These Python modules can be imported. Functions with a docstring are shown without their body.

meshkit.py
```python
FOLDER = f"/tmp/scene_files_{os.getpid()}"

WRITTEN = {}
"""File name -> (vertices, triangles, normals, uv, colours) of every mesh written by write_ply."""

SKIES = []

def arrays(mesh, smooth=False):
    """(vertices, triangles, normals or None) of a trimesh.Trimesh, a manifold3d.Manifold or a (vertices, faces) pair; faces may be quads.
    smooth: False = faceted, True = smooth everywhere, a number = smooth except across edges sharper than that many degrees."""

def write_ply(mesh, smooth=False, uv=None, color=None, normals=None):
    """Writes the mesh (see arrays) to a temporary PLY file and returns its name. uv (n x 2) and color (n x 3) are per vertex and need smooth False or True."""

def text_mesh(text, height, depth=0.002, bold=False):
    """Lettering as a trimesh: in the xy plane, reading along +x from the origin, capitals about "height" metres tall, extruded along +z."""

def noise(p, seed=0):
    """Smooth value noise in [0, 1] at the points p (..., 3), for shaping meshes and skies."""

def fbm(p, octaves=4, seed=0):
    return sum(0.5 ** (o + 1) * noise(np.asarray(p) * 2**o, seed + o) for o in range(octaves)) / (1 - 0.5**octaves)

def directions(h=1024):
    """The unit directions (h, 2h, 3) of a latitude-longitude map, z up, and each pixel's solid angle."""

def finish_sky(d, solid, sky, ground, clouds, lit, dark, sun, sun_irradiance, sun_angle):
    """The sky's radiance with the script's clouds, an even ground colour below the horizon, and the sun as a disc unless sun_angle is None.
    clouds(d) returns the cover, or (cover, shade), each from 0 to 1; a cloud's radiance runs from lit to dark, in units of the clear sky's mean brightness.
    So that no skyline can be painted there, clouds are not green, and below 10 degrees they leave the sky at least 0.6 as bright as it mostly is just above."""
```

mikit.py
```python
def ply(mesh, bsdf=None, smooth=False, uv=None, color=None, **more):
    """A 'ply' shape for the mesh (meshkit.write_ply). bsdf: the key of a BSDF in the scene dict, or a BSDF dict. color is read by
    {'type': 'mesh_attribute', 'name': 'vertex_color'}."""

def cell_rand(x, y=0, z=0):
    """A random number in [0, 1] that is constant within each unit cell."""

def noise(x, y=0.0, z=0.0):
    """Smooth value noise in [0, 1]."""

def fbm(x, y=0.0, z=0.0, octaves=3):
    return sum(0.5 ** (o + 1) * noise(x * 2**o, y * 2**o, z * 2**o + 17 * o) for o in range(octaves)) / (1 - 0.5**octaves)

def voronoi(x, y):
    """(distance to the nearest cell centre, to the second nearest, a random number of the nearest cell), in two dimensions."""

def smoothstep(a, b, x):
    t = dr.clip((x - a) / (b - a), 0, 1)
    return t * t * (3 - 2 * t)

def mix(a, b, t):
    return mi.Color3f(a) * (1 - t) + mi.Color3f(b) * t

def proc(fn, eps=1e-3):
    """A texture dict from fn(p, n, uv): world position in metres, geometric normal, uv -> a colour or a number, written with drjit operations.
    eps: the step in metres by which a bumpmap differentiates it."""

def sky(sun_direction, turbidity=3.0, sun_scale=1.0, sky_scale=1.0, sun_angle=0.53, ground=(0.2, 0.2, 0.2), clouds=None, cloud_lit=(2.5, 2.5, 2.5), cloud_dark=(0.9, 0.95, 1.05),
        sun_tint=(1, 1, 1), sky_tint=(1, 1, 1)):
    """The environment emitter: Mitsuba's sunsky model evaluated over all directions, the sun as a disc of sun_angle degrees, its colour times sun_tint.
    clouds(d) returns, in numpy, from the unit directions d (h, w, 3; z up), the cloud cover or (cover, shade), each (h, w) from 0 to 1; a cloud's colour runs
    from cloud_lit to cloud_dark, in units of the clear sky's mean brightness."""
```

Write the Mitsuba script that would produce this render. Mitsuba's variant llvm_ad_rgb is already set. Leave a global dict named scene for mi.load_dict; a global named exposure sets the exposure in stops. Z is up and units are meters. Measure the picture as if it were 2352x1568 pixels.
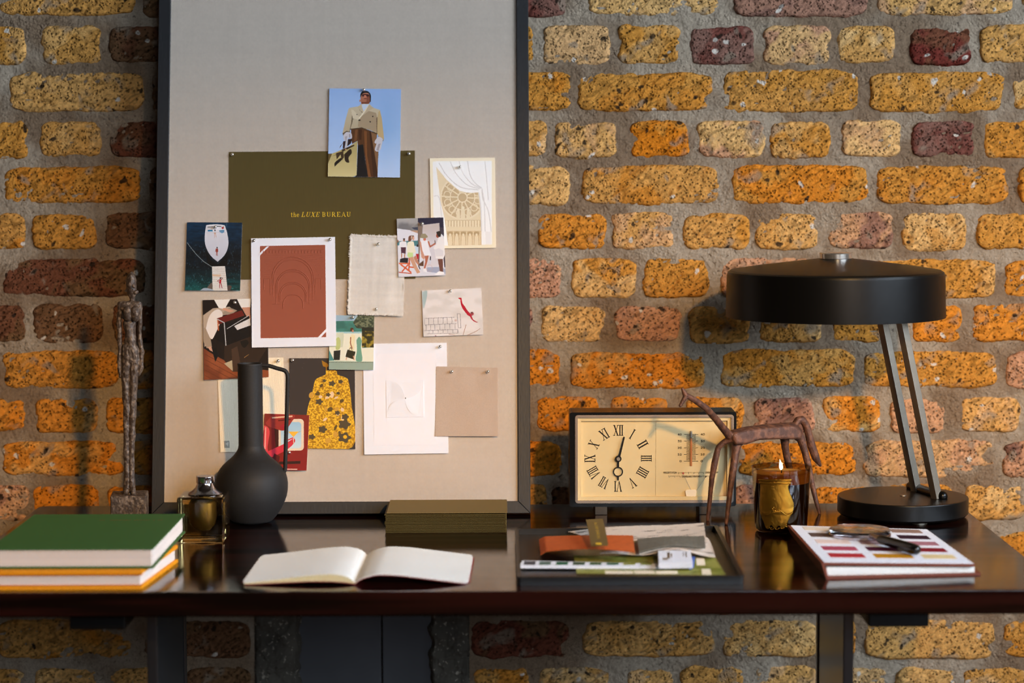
import math, random
import numpy as np, trimesh, drjit as dr, mitsuba as mi
import mikit, meshkit
from mikit import noise, fbm, smoothstep, mix, proc
from scipy import sparse
from manifold3d import Manifold
from shapely import affinity
from shapely.geometry import Polygon, LineString, Point, box as sbox
from shapely.ops import unary_union

T = mi.ScalarTransform4f
rng = np.random.default_rng(7)
scene, labels = {}, {}

# ------------------------------------------------------------------ camera, light, exposure
CAM_Z, FOC, PITCH, ROLL = 1.307, 5150.0, math.radians(4.95), math.radians(0.2)
fwd = np.array([0, math.cos(PITCH), -math.sin(PITCH)])
_u = np.array([0, math.sin(PITCH), math.cos(PITCH)])
_r = np.array([1.0, 0, 0])
cam_right = _r * math.cos(ROLL) - _u * math.sin(ROLL)
cam_up = _u * math.cos(ROLL) + _r * math.sin(ROLL)
EYE = np.array([0, 0, CAM_Z])
scene['camera'] = {'type': 'thinlens', 'fov': math.degrees(2 * math.atan(1176 / FOC)), 'fov_axis': 'x',
                   'aperture_radius': 0.0135, 'focus_distance': 3.47, 'near_clip': 0.05, 'far_clip': 50.0,
                   'to_world': T().look_at(origin=EYE.tolist(), target=(EYE + fwd).tolist(), up=cam_up.tolist())}
exposure = -0.04
LAMP_POS = np.array([1.10, -0.50, 2.50])          # warm studio lamp above and right of the camera
BARN = (1.0, 0.070, -0.079)                         # reach of its top and bottom barn doors and how far their edges stand off the axis
LAMP_AIM = np.array([0.15, 3.60, 0.89])
LAMP_RGB = [1750.0 * 1.0, 1750.0 * 0.53, 1750.0 * 0.12]
WINDOW_RGB = [15.0 * 0.83, 15.0 * 0.97, 15.0 * 1.13]   # overcast daylight behind the panes


def ray(px, py):
    return (px - 1176) / FOC * cam_right + (784 - py) / FOC * cam_up + fwd


def on_z(px, py, z=0.73):                            # measured photo point -> place on a horizontal plane
    d = ray(px, py)
    return EYE + d * ((z - CAM_Z) / d[2])


def on_y(px, py, y):                                 # ... on an upright plane facing the viewer
    d = ray(px, py)
    return EYE + d * (y / d[1])


def lin(c):
    c = np.asarray(c, float) / 255.0
    return np.where(c < 0.04045, c / 12.92, ((c + 0.055) / 1.055) ** 2.4)


def rgb(c):
    return {'type': 'rgb', 'value': [float(x) for x in lin(c)]}


# ------------------------------------------------------------------ scene helpers
def add(key, mesh, mat, smooth=30, **more):
    scene[key] = mikit.ply(mesh, 'mat_' + mat, smooth=smooth, **more)
    return key


def tag(key, label, category=None, group=None, kind=None):
    d = {'label': label}
    if category: d['category'] = category
    if group: d['group'] = group
    if kind: d['kind'] = kind
    labels[key] = d


_n = {}
def num(name):
    k = _n.get(name, 0); _n[name] = k + 1
    return name if k == 0 else f'{name}_{k:03d}'


def cat(*ms):
    return trimesh.util.concatenate([m for m in ms if m is not None])


def box(x0, x1, y0, y1, z0, z1):
    m = trimesh.creation.box((x1 - x0, y1 - y0, z1 - z0)); m.apply_translation(((x0 + x1) / 2, (y0 + y1) / 2, (z0 + z1) / 2)); return m


_ball = trimesh.creation.icosphere(2).vertices
_ball1 = trimesh.creation.icosphere(1).vertices
def rbox(x0, x1, y0, y1, z0, z1, r=0.001, fine=False):
    b = _ball if fine else _ball1
    pts = [b * r + [x, y, z] for x in (x0 + r, x1 - r) for y in (y0 + r, y1 - r) for z in (z0 + r, z1 - r)]
    return trimesh.convex.convex_hull(np.vstack(pts))


def lathe(profile, at=(0, 0, 0), sections=64):
    m = trimesh.creation.revolve(np.array(profile, float), sections=sections); m.apply_translation(at); return m


def tube(path, radii, sides=12, closed_ends=True):
    p = np.asarray(path, float); r = np.broadcast_to(np.asarray(radii, float), (len(p),))
    t = np.gradient(p, axis=0); t /= np.linalg.norm(t, axis=1, keepdims=True)
    a = np.cross(t[0], [0.13, 0.2, 1.0]); a /= np.linalg.norm(a)
    vs = []
    for i in range(len(p)):
        a = a - t[i] * (a @ t[i]); a /= np.linalg.norm(a); b = np.cross(t[i], a)
        ang = np.arange(sides) * 2 * np.pi / sides
        vs.append(p[i] + r[i] * (np.cos(ang)[:, None] * a + np.sin(ang)[:, None] * b))
    v = np.vstack(vs + [p[:1], p[-1:]]); f = []
    for i in range(len(p) - 1):
        for j in range(sides):
            k = (j + 1) % sides
            f += [[i * sides + j, i * sides + k, (i + 1) * sides + k], [i * sides + j, (i + 1) * sides + k, (i + 1) * sides + j]]
    c0, c1 = len(p) * sides, len(p) * sides + 1
    for j in range(sides):
        k = (j + 1) % sides
        f += [[c0, k, j], [c1, (len(p) - 1) * sides + j, (len(p) - 1) * sides + k]]
    m = trimesh.Trimesh(v, f, process=False); m.fix_normals(); return m


def spline(pts, n=40):
    p = np.asarray(pts, float); q = np.vstack([2 * p[0] - p[1], p, 2 * p[-1] - p[-2]]); out = []
    for i in range(len(p) - 1):
        a, b, c, d = q[i:i + 4]
        for t in np.linspace(0, 1, max(2, n // (len(p) - 1)), endpoint=False):
            out.append(0.5 * (2 * b + (c - a) * t + (2 * a - 5 * b + 4 * c - d) * t * t + (3 * b - a - 3 * c + d) * t ** 3))
    out.append(p[-1]); return np.array(out)


def blob(bones, length=0.004, smooth=12, seg=20):
    """one continuous skin over bones (a, ra, b, rb, ...), each the hull of its balls"""
    parts = []
    for bone in bones:
        s = [Manifold.sphere(r, seg).translate(tuple(map(float, c))) for c, r in zip(bone[::2], bone[1::2])]
        parts.append(Manifold.batch_hull(s))
    m = parts[0]
    for q in parts[1:]: m = m + q
    m = m.refine_to_length(length).to_mesh()
    v, f = np.array(m.vert_properties[:, :3], float), np.array(m.tri_verts)
    e = np.vstack([f[:, [0, 1]], f[:, [1, 2]], f[:, [2, 0]]]); e = np.vstack([e, e[:, ::-1]])
    A = sparse.coo_matrix((np.ones(len(e)), (e[:, 0], e[:, 1])), shape=(len(v),) * 2).tocsr(); A.data[:] = 1
    A = sparse.diags(1 / np.maximum(np.asarray(A.sum(1)).ravel(), 1)) @ A
    for _ in range(smooth):
        v = v + .5 * (A @ v - v); v = v - .52 * (A @ v - v)
    return trimesh.Trimesh(v, f, process=False)


def grid(P):
    """P (n, m, 3) -> open sheet"""
    n, m = P.shape[:2]
    i, j = np.meshgrid(np.arange(n - 1), np.arange(m - 1), indexing='ij')
    a = (i * m + j).ravel(); q = np.stack([a, a + m, a + m + 1, a + 1], -1)
    return trimesh.Trimesh(P.reshape(-1, 3), np.vstack([q[:, [0, 1, 2]], q[:, [0, 2, 3]]]), process=False)


def face(m, d):
    """turn an open sheet so that its front looks along d"""
    if (m.area_faces[:, None] * m.face_normals).sum(0) @ np.asarray(d, float) < 0: m.invert()
    return m


def solid_sheet(P, off):
    """two-sided solid: sheet P and its copy moved by off (vector or (n,m,3)), rim closed"""
    Q = P + off; n, m = P.shape[:2]
    A, B = grid(P), grid(Q)
    v = np.vstack([A.vertices, B.vertices]); f = [A.faces, B.faces[:, ::-1] + n * m]
    rim = [(0, j) for j in range(m)] + [(i, m - 1) for i in range(1, n)] + [(n - 1, j) for j in range(m - 2, -1, -1)] + [(i, 0) for i in range(n - 2, 0, -1)]
    idx = np.array([a * m + b for a, b in rim]); nx = np.roll(idx, -1); N = n * m
    f.append(np.stack([idx, nx, nx + N], -1)); f.append(np.stack([idx, nx + N, idx + N], -1))
    t = trimesh.Trimesh(v, np.vstack(f), process=False); t.fix_normals(); return t


def place(mesh, o, u, v, n):
    """local (x, y, z) -> o + x u + y v + z n"""
    M = np.eye(4); M[:3, 0], M[:3, 1], M[:3, 2], M[:3, 3] = u, v, n, o
    mesh = mesh.copy(); mesh.apply_transform(M); return mesh


def extrude(poly, h):
    ps = [g for g in getattr(poly, 'geoms', [poly]) if g.area > 0]
    return cat(*[trimesh.creation.extrude_polygon(g, h, engine='earcut') for g in ps])


def spin(m, deg, at=(0, 0, 0), axis=(0, 0, 1)):
    m.apply_transform(trimesh.transformations.rotation_matrix(math.radians(deg), axis, at)); return m


# ------------------------------------------------------------------ materials
def principled(c, rough=0.5, spec=0.5, metal=0.0, **k):
    d = {'type': 'principled', 'base_color': c if isinstance(c, dict) else rgb(c), 'roughness': rough, 'metallic': metal, **k}
    if metal == 0.0: d['specular'] = spec
    return {'type': 'twosided', 'b': d}


def mat(name, d):
    scene['mat_' + name] = d


def L(*c): return mi.Color3f(*[float(x) for x in lin(c)])


PAL = [lin(c) for c in ((208, 122, 30), (192, 134, 60), (214, 172, 112), (184, 136, 108), (128, 94, 82), (108, 50, 42), (112, 84, 58))]
def pal_at(t):
    t = t * 6.0
    c = mi.Color3f(*map(float, PAL[0]))
    for k in range(1, 7):
        c = mix(c, mi.Color3f(*map(float, PAL[k])), dr.clip(t - (k - 1), 0, 1))
    return c


def brick_color(p, n, uv):
    t, s = uv.x, uv.y
    x, z = 0.83 * p.x + 0.56 * p.z, 0.83 * p.z - 0.56 * p.x            # off the wall's own axes
    wx = noise(p.x * 60, p.z * 60, 1.0); wz = noise(p.x * 60 + 5, p.z * 60, 7.0)
    a = fbm(x * 26 + s * 91, z * 30 + s * 37 + wx * .6, 1.0)
    c = pal_at(t)
    other = pal_at(dr.clip(t + 0.30 * (s * 4 - dr.floor(s * 4)) - 0.1, 0, 1))
    c = mix(c, other, smoothstep(0.46, 0.66, a))
    g = noise(x * 520 + wz, z * 520, p.y * 300)
    h = noise(x * 200 + 7 + wz * 1.5, z * 230 + wx, p.y * 120)
    c = c * (0.54 + 0.48 * g + 0.42 * h)
    c = mix(c, c * 0.62, smoothstep(.62, .80, noise(x * 90 + z * 40, z * 330 + wx * 3 + s * 30, 2.0)))           # drag creases
    c = mix(c, L(138, 124, 108), 0.7 * smoothstep(0.62, 0.80, fbm(x * 40 + 11 + wz, z * 46 + s * 51, 3.1)))     # mortar smears
    f1, _, r1 = mikit.voronoi(x * 225 + 1.2 * wx, z * 265 + 1.2 * wz)
    r3 = r1 * 37.0 - dr.floor(r1 * 37.0) - .45 + .5 * (g - .5)
    c = mix(c, L(38, 27, 18), 0.66 * smoothstep(0.32, 0.08, f1 - .28 * r3) * smoothstep(.76, .88, r1))                 # pits and clinker specks
    f2, _, r2 = mikit.voronoi(x * 44 + s * 13 + wz * .5, z * 50 + wx * .5)
    c = mix(c, mix(L(44, 36, 30), L(206, 198, 186), smoothstep(.935, .945, r2)), smoothstep(0.24, 0.13, f2 + .12 * (g - .5)) * smoothstep(.84, .87, r2) * .92)   # larger stones and lime bits
    return c


def brick_bump(p, n, uv):
    x, z = 0.83 * p.x + 0.56 * p.z, 0.83 * p.z - 0.56 * p.x
    wx = noise(p.x * 60, p.z * 60, 1.0); wz = noise(p.x * 60 + 5, p.z * 60, 7.0)
    f1, _, r1 = mikit.voronoi(x * 225 + 1.2 * wx, z * 265 + 1.2 * wz)
    r3 = r1 * 37.0 - dr.floor(r1 * 37.0) - .45
    g = noise(x * 520, z * 520, p.y * 300)
    e = noise(p.x * 110 + 3 + wz, z * 220 + uv.y * 20, 1.0)
    return 0.45 * g + 0.55 * e - 1.2 * smoothstep(0.42, 0.12, f1 - .24 * r3) * smoothstep(.64, .74, r1)


mat('brick', {'type': 'bumpmap', 'scale': 0.0026, 't': proc(brick_bump, eps=5e-4), 'b': {'type': 'diffuse', 'reflectance': proc(brick_color)}})


def mortar_color(p, n, uv):
    a = fbm(p.x * 12, p.z * 14, 2.0)
    c = mix(L(128, 108, 88), L(160, 146, 128), smoothstep(0.3, 0.7, a))
    c = c * (0.66 + 0.5 * noise(420 * p.x + 300 * p.z, 420 * p.z - 300 * p.x, p.y * 200))
    x, z = 0.8 * p.x + 0.6 * p.z, 0.8 * p.z - 0.6 * p.x
    c = mix(c, L(206, 200, 190), 0.5 * smoothstep(0.93, 0.98, noise(x * 260 + 4, z * 280, p.y * 60)))
    c = mix(c, L(66, 54, 44), 0.6 * smoothstep(0.86, 0.94, noise(x * 300 + 9, z * 300, 1.0)))
    return c


mat('mortar', {'type': 'bumpmap', 'scale': 0.0016, 't': proc(lambda p, n, uv: noise(310 * p.x + 230 * p.z, 310 * p.z - 230 * p.x, p.y * 200) + noise(120 * p.x + 70 * p.z, 120 * p.z - 70 * p.x, 4.0), eps=6e-4),
               'b': {'type': 'diffuse', 'reflectance': proc(mortar_color)}})
mat('cement', {'type': 'bumpmap', 'scale': 0.003, 't': proc(lambda p, n, uv: noise(p.x * 260, p.z * 260, p.y * 260) + noise(p.x * 90, p.z * 70, 4.0), eps=6e-4),
               'b': {'type': 'diffuse', 'reflectance': proc(lambda p, n, uv: mix(L(92, 88, 80), L(168, 160, 146), smoothstep(0.66, 0.92, noise(240 * p.x + 150 * p.z, 240 * p.z - 150 * p.x, p.y * 90))) * (0.7 + 0.5 * noise(p.x * 30, p.z * 25, 2.0)))}})
mat('steel_plate', principled(proc(lambda p, n, uv: L(74, 76, 80) * (0.6 + 0.6 * fbm(p.x * 9, p.z * 6, 1.0))), 0.42, 0.5))


def weave(p, n, uv):
    u, v = uv.x, uv.y                                   # metres along the cloth
    k = 2 * math.pi / 0.0017
    sl = 0.0009 * (fbm(u * 60, v * 900, 1.0, 2) - 0.5)
    w = dr.sin((u + sl) * k) * dr.sin((v + sl) * k)
    slub = fbm(u * 8, v * 520, 3.0, 2) + fbm(u * 520, v * 8, 7.0, 2)
    b = 0.5 + 0.5 * w
    return mix(L(120, 105, 90), L(228, 214, 199), b * 0.8 + 0.15) * (0.94 + 0.06 * slub)


mat('linen', principled(proc(weave), 0.9, 0.1))
mat('swatch_linen', principled(proc(lambda p, n, uv: mix(L(150, 138, 122), L(252, 250, 246), 0.5 + 0.5 * dr.sin(uv.x * 2 * math.pi / 0.0019) * dr.sin(uv.y * 2 * math.pi / 0.0019)) * (0.78 + 0.24 * (fbm(uv.x * 12, uv.y * 480, 1.0, 2) + fbm(uv.x * 480, uv.y * 12, 5.0, 2)))), 0.9, 0.1))
mat('swatch_taupe', principled(proc(lambda p, n, uv: L(178, 158, 142) * (0.96 + 0.08 * noise(uv.x * 900, uv.y * 900, 0.0))), 0.6, 0.3, sheen=0.4))
mat('frame_wood', {'type': 'bumpmap', 'scale': 0.00012, 't': proc(lambda p, n, uv: fbm(p.x * 500, p.z * 60, p.y * 500, 2), eps=5e-4), 'b': principled((27, 27, 29), 0.5, 0.45)['b']} )
scene['mat_frame_wood'] = {'type': 'twosided', 'b': scene['mat_frame_wood']}


def rosewood(p, n, uv):
    g = fbm(p.x * 3.0, p.y * 46 + 1.5 * fbm(p.x * 4, p.y * 6, 1.0, 2), p.z * 60, 3)
    return mix(L(10, 4, 3), L(40, 13, 9), smoothstep(0.3, 0.75, g))


mat('rosewood', {'type': 'twosided', 'b': {'type': 'roughplastic', 'alpha': 0.018, 'int_ior': 1.55, 'diffuse_reflectance': proc(rosewood)}})
mat('black_satin', principled((9, 9, 9), 0.34, 0.3))
mat('cap_metal', principled((206, 200, 192), 0.2, metal=0.9))
mat('shade_black', principled((9, 9, 9), 0.36, 0.16))
mat('foot_metal', principled((72, 64, 56), 0.4, metal=0.8))
mat('brass_dim', principled((134, 108, 62), 0.4, metal=0.7))
mat('black_gloss', principled((8, 8, 8), 0.25, 0.35))
mat('black_tray', principled((15, 14, 14), 0.36, 0.4))
mat('black_plastic', principled((12, 12, 12), 0.18, 0.6))
mat('dark_void', {'type': 'diffuse', 'reflectance': rgb((18, 16, 15))})
mat('chrome', {'type': 'roughconductor', 'material': 'Cr', 'alpha': 0.03})
mat('chrome_soft', {'type': 'roughconductor', 'material': 'Cr', 'alpha': 0.12})
mat('chrome_dim', principled((104, 109, 117), 0.18, metal=0.92))
mat('steel', principled((150, 140, 126), 0.42, metal=0.85))
mat('pin_metal', {'type': 'roughconductor', 'material': 'Ag', 'alpha': 0.16})
mat('ceramic_black', principled(proc(lambda p, n, uv: L(31, 30, 30) * (0.85 + 0.3 * noise(p.x * 900, p.z * 900, p.y * 900))), 0.62, 0.35))
mat('bronze', {'type': 'twosided', 'b': {'type': 'bumpmap', 'scale': 0.0012, 't': proc(lambda p, n, uv: fbm(p.x * 260, p.z * 200, p.y * 260, 2), eps=5e-4),
      'b': {'type': 'principled', 'base_color': proc(lambda p, n, uv: mix(L(66, 54, 46), L(112, 96, 82), smoothstep(0.4, 0.8, fbm(p.x * 300, p.z * 260, p.y * 300, 2)))), 'roughness': 0.5, 'metallic': 0.2, 'specular': 0.5}}})
mat('iron', {'type': 'twosided', 'b': {'type': 'bumpmap', 'scale': 0.0006, 't': proc(lambda p, n, uv: noise(p.x * 800, p.z * 800, p.y * 800), eps=4e-4),
      'b': {'type': 'principled', 'base_color': proc(lambda p, n, uv: mix(L(84, 58, 48), L(122, 82, 62), smoothstep(0.3, 0.8, fbm(p.x * 160, p.z * 160, p.y * 160, 2)))), 'roughness': 0.55, 'metallic': 0.3, 'specular': 0.4}}})
mat('olive_paper', principled(proc(lambda p, n, uv: L(82, 69, 33) * (0.94 + 0.12 * noise(p.x * 1500, p.z * 90, p.y * 90))), 0.75, 0.25))
mat('olive_card', principled((112, 92, 52), 0.75, 0.25))
mat('olive_dark', principled((90, 74, 34), 0.75, 0.2))
mat('gold_ink', principled((214, 174, 40), 0.5, 0.4))
mat('paper_white', principled((227, 229, 238), 0.8, 0.2))
mat('paper_warm', principled((230, 230, 238), 0.8, 0.2))
mat('paper_cream', principled((238, 224, 198), 0.8, 0.2))
mat('paper_note', principled((229, 229, 225), 0.85, 0.1))
def page_lines(c, d):
    return proc(lambda p, n, uv: L(*c) * (0.86 + 0.14 * noise(p.z * 2600, 0.0, 0.0)))
mat('page_edge', principled(page_lines((216, 204, 196), 0), 0.9, 0.1))
mat('page_edge_buff', principled(page_lines((214, 196, 150), 0), 0.9, 0.1))
mat('brick_paper', principled((150, 82, 62), 0.8, 0.2))
mat('cloth_green', principled((52, 88, 42), 0.7, 0.25))
mat('cloth_amber', principled((222, 140, 14), 0.6, 0.3))
mat('cloth_amber_lip', principled((196, 104, 10), 0.6, 0.3))
mat('cover_red', principled((120, 34, 36), 0.6, 0.3))
mat('cover_brown', principled((112, 52, 34), 0.6, 0.3))
mat('dial_cream', principled((216, 194, 146), 0.5, 0.3))
mat('dial_ink', principled((22, 18, 16), 0.6, 0.2))
mat('dial_red', principled((180, 30, 20), 0.5, 0.3))
mat('dial_copper', principled((176, 112, 62), 0.4, 0.4))
mat('suede_orange', principled(proc(lambda p, n, uv: L(188, 92, 46) * (0.75 + 0.4 * fbm(p.x * 200, p.y * 500, p.z * 300, 2))), 0.9, 0.1, sheen=0.5))
mat('gold_foil', {'type': 'twosided', 'b': {'type': 'bumpmap', 'scale': 0.0006, 't': proc(lambda p, n, uv: dr.sin(uv.x * 2600) * dr.sin(uv.y * 2600) * 0.3 + fbm(uv.x * 260, uv.y * 260, 1.0, 2), eps=3e-4),
      'b': {'type': 'principled', 'base_color': rgb((168, 122, 40)), 'roughness': 0.3, 'metallic': 0.9}}})
mat('glass_brown', {'type': 'thindielectric', 'int_ior': 1.5, 'specular_transmittance': {'type': 'rgb', 'value': [0.40, 0.27, 0.14]}})
mat('glass_clear', {'type': 'dielectric', 'int_ior': 1.5})
mat('glass_smoke', {'type': 'dielectric', 'int_ior': 1.5, 'specular_transmittance': {'type': 'rgb', 'value': [0.78, 0.67, 0.44]}})
mat('glass_pane', {'type': 'thindielectric', 'int_ior': 1.16})        # coated against glare
mat('print', principled({'type': 'mesh_attribute', 'name': 'vertex_color'}, 0.35, 0.35))
mat('print_matte', principled({'type': 'mesh_attribute', 'name': 'vertex_color'}, 0.75, 0.2))
mat('room_wall', {'type': 'diffuse', 'reflectance': rgb((120, 100, 82))})
mat('room_dark', {'type': 'diffuse', 'reflectance': rgb((70, 58, 48))})
mat('floor_wood', {'type': 'twosided', 'b': {'type': 'diffuse', 'reflectance': proc(lambda p, n, uv: L(92, 62, 40) * (0.6 + 0.6 * fbm(p.x * 30, p.y * 3, 0.0, 2)))}})
# ------------------------------------------------------------------ the room
WY = 3.712                                           # mean face of the brickwork
RX0, RX1, RY0, RZ1 = -3.2, 3.0, -3.6, 3.3
add('floor', box(RX0 - .2, RX1 + .2, RY0 - .2, WY + .25, -0.1, 0), 'floor_wood', False); tag('floor', 'dark wooden floor of the room', kind='structure')
add('ceiling', box(RX0 - .2, RX1 + .2, RY0 - .2, WY + .25, RZ1, RZ1 + .1), 'room_dark', False); tag('ceiling', 'dark ceiling of the room', kind='structure')
add('wall_left', box(RX0 - .2, RX0, RY0 - .2, WY + .25, 0, RZ1), 'room_dark', False); tag('wall_left', 'plain wall left of the desk', kind='structure')


def wall_with_hole(axis, at, lo, hi, h0, h1, a0, a1):
    """wall slab 0.2 thick with one window opening; axis 'x': wall at x=at running along y"""
    out = [(lo, a0, 0, RZ1), (a1, hi, 0, RZ1), (a0, a1, 0, h0), (a0, a1, h1, RZ1)]
    return cat(*[box(at, at + .2, u0, u1, z0, z1) if axis == 'x' else box(u0, u1, at - .2, at, z0, z1) for u0, u1, z0, z1 in out])


def window(key, axis, at, a0, a1, h0, h1, cols, rows, label):
    def B(u0, u1, z0, z1, d0, d1):
        return box(at + d0, at + d1, u0, u1, z0, z1) if axis == 'x' else box(u0, u1, at - d1, at - d0, z0, z1)
    fr = [B(a0, a1, h0, h0 + .06, .04, .12), B(a0, a1, h1 - .06, h1, .04, .12), B(a0, a0 + .06, h0, h1, .04, .12), B(a1 - .06, a1, h0, h1, .04, .12)]
    add(key + '__window_frame', cat(*fr), 'black_satin', False)
    for i in range(1, cols):
        u = a0 + (a1 - a0) * i / cols; k = '' if i == 1 else f'_{i - 1:03d}'
        add(key + '__mullion' + k, B(u - .02, u + .02, h0, h1, .05, .11), 'black_satin', False)
    for i in range(1, rows):
        z = h0 + (h1 - h0) * i / rows; k = '' if i == 1 else f'_{i - 1:03d}'
        add(key + '__glazing_bar' + k, B(a0, a1, z - .015, z + .015, .05, .11), 'black_satin', False)
    if axis == 'x': P = np.array([[[at + .13, a0, h0], [at + .13, a0, h1]], [[at + .13, a1, h0], [at + .13, a1, h1]]])
    else: P = np.array([[[a0, at - .13, h0], [a0, at - .13, h1]], [[a1, at - .13, h0], [a1, at - .13, h1]]])
    g = grid(P)
    face(g, (-1, 0, 0) if axis == 'x' else (0, 1, 0))
    scene[key + '__pane'] = mikit.ply(g, 'mat_room_wall', smooth=False, emitter={'type': 'area', 'radiance': {'type': 'rgb', 'value': [float(c) for c in WINDOW_RGB]}})
    tag(key, label, kind='structure')


W1 = (-1.4, 2.6, 1.3, 3.1)
W2 = (0.6, 2.6, 1.6, 3.1)
add('wall_right', wall_with_hole('x', RX1, RY0 - .2, WY + .25, W1[2], W1[3], W1[0], W1[1]), 'room_dark', False); tag('wall_right', 'plain wall right of the desk with a window', kind='structure')
add('wall_rear', wall_with_hole('y', RY0, RX0 - .2, RX1 + .2, W2[2], W2[3], W2[0], W2[1]), 'room_dark', False); tag('wall_rear', 'plain wall behind the viewer with a window', kind='structure')
window('window_1', 'x', RX1, *W1, 5, 4, 'tall daylight window in the right wall')
window('window_2', 'y', RY0, *W2, 4, 4, 'tall daylight window behind the viewer')

# warm lamp: a snoot on a short arm under the ceiling
ax = LAMP_AIM - LAMP_POS; ax /= np.linalg.norm(ax)
lu = np.cross(ax, [0, 0, 1]); lu /= np.linalg.norm(lu); lv = np.cross(lu, ax)
SN_R = 0.09
add('spotlight__housing', place(lathe([(SN_R + .012, .10), (SN_R + .018, .10), (SN_R + .018, -.10), (.02, -.16), (0, -.16), (0, -.14), (.02, -.14), (SN_R + .012, -.09), (SN_R + .012, .10)], sections=48), LAMP_POS, lu, lv, ax), 'black_satin', 30)
g = lathe([(0, 0), (SN_R, 0)], sections=40); g = face(place(g, LAMP_POS, lu, lv, ax), ax)
scene['spotlight__lens'] = mikit.ply(g, 'mat_room_wall', smooth=False, emitter={'type': 'area', 'radiance': {'type': 'rgb', 'value': [float(c) for c in LAMP_RGB]}})
LV = lv if lv[2] > 0 else -lv
def flap(pts, key):                                   # barn doors: (across, up, along the axis)
    P = np.array([LAMP_POS + lu * a + LV * b + ax * c for a, b, c in pts])
    add(key, solid_sheet(P.reshape(2, 2, 3), (np.cross(P[1] - P[0], P[2] - P[0]) / np.linalg.norm(np.cross(P[1] - P[0], P[2] - P[0]))) * .003), 'dark_void', False)
FD, FT, FB = BARN
flap([(-.60, .13, .06), (.60, .13, .06), (-.60, FT, FD), (.60, FT, FD)], 'spotlight__barn_door')
flap([(-.60, -.13, .06), (.60, -.13, .06), (-.60, FB, FD), (.60, FB, FD)], 'spotlight__barn_door_001')
flap([(-.62, -.13, .06), (-.62, .13, .06), (-.62, FB, FD), (-.62, FT, FD)], 'spotlight__barn_door_002')
flap([(.62, -.13, .06), (.62, .13, .06), (.62, FB, FD), (.62, FT, FD)], 'spotlight__barn_door_003')
add('spotlight__stem', tube([LAMP_POS - ax * .1, LAMP_POS - ax * .1 + [0, 0, .3], LAMP_POS * [1, 1, 0] - ax * [.1, .1, 0] + [0, 0, RZ1]], .012), 'black_satin')
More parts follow.
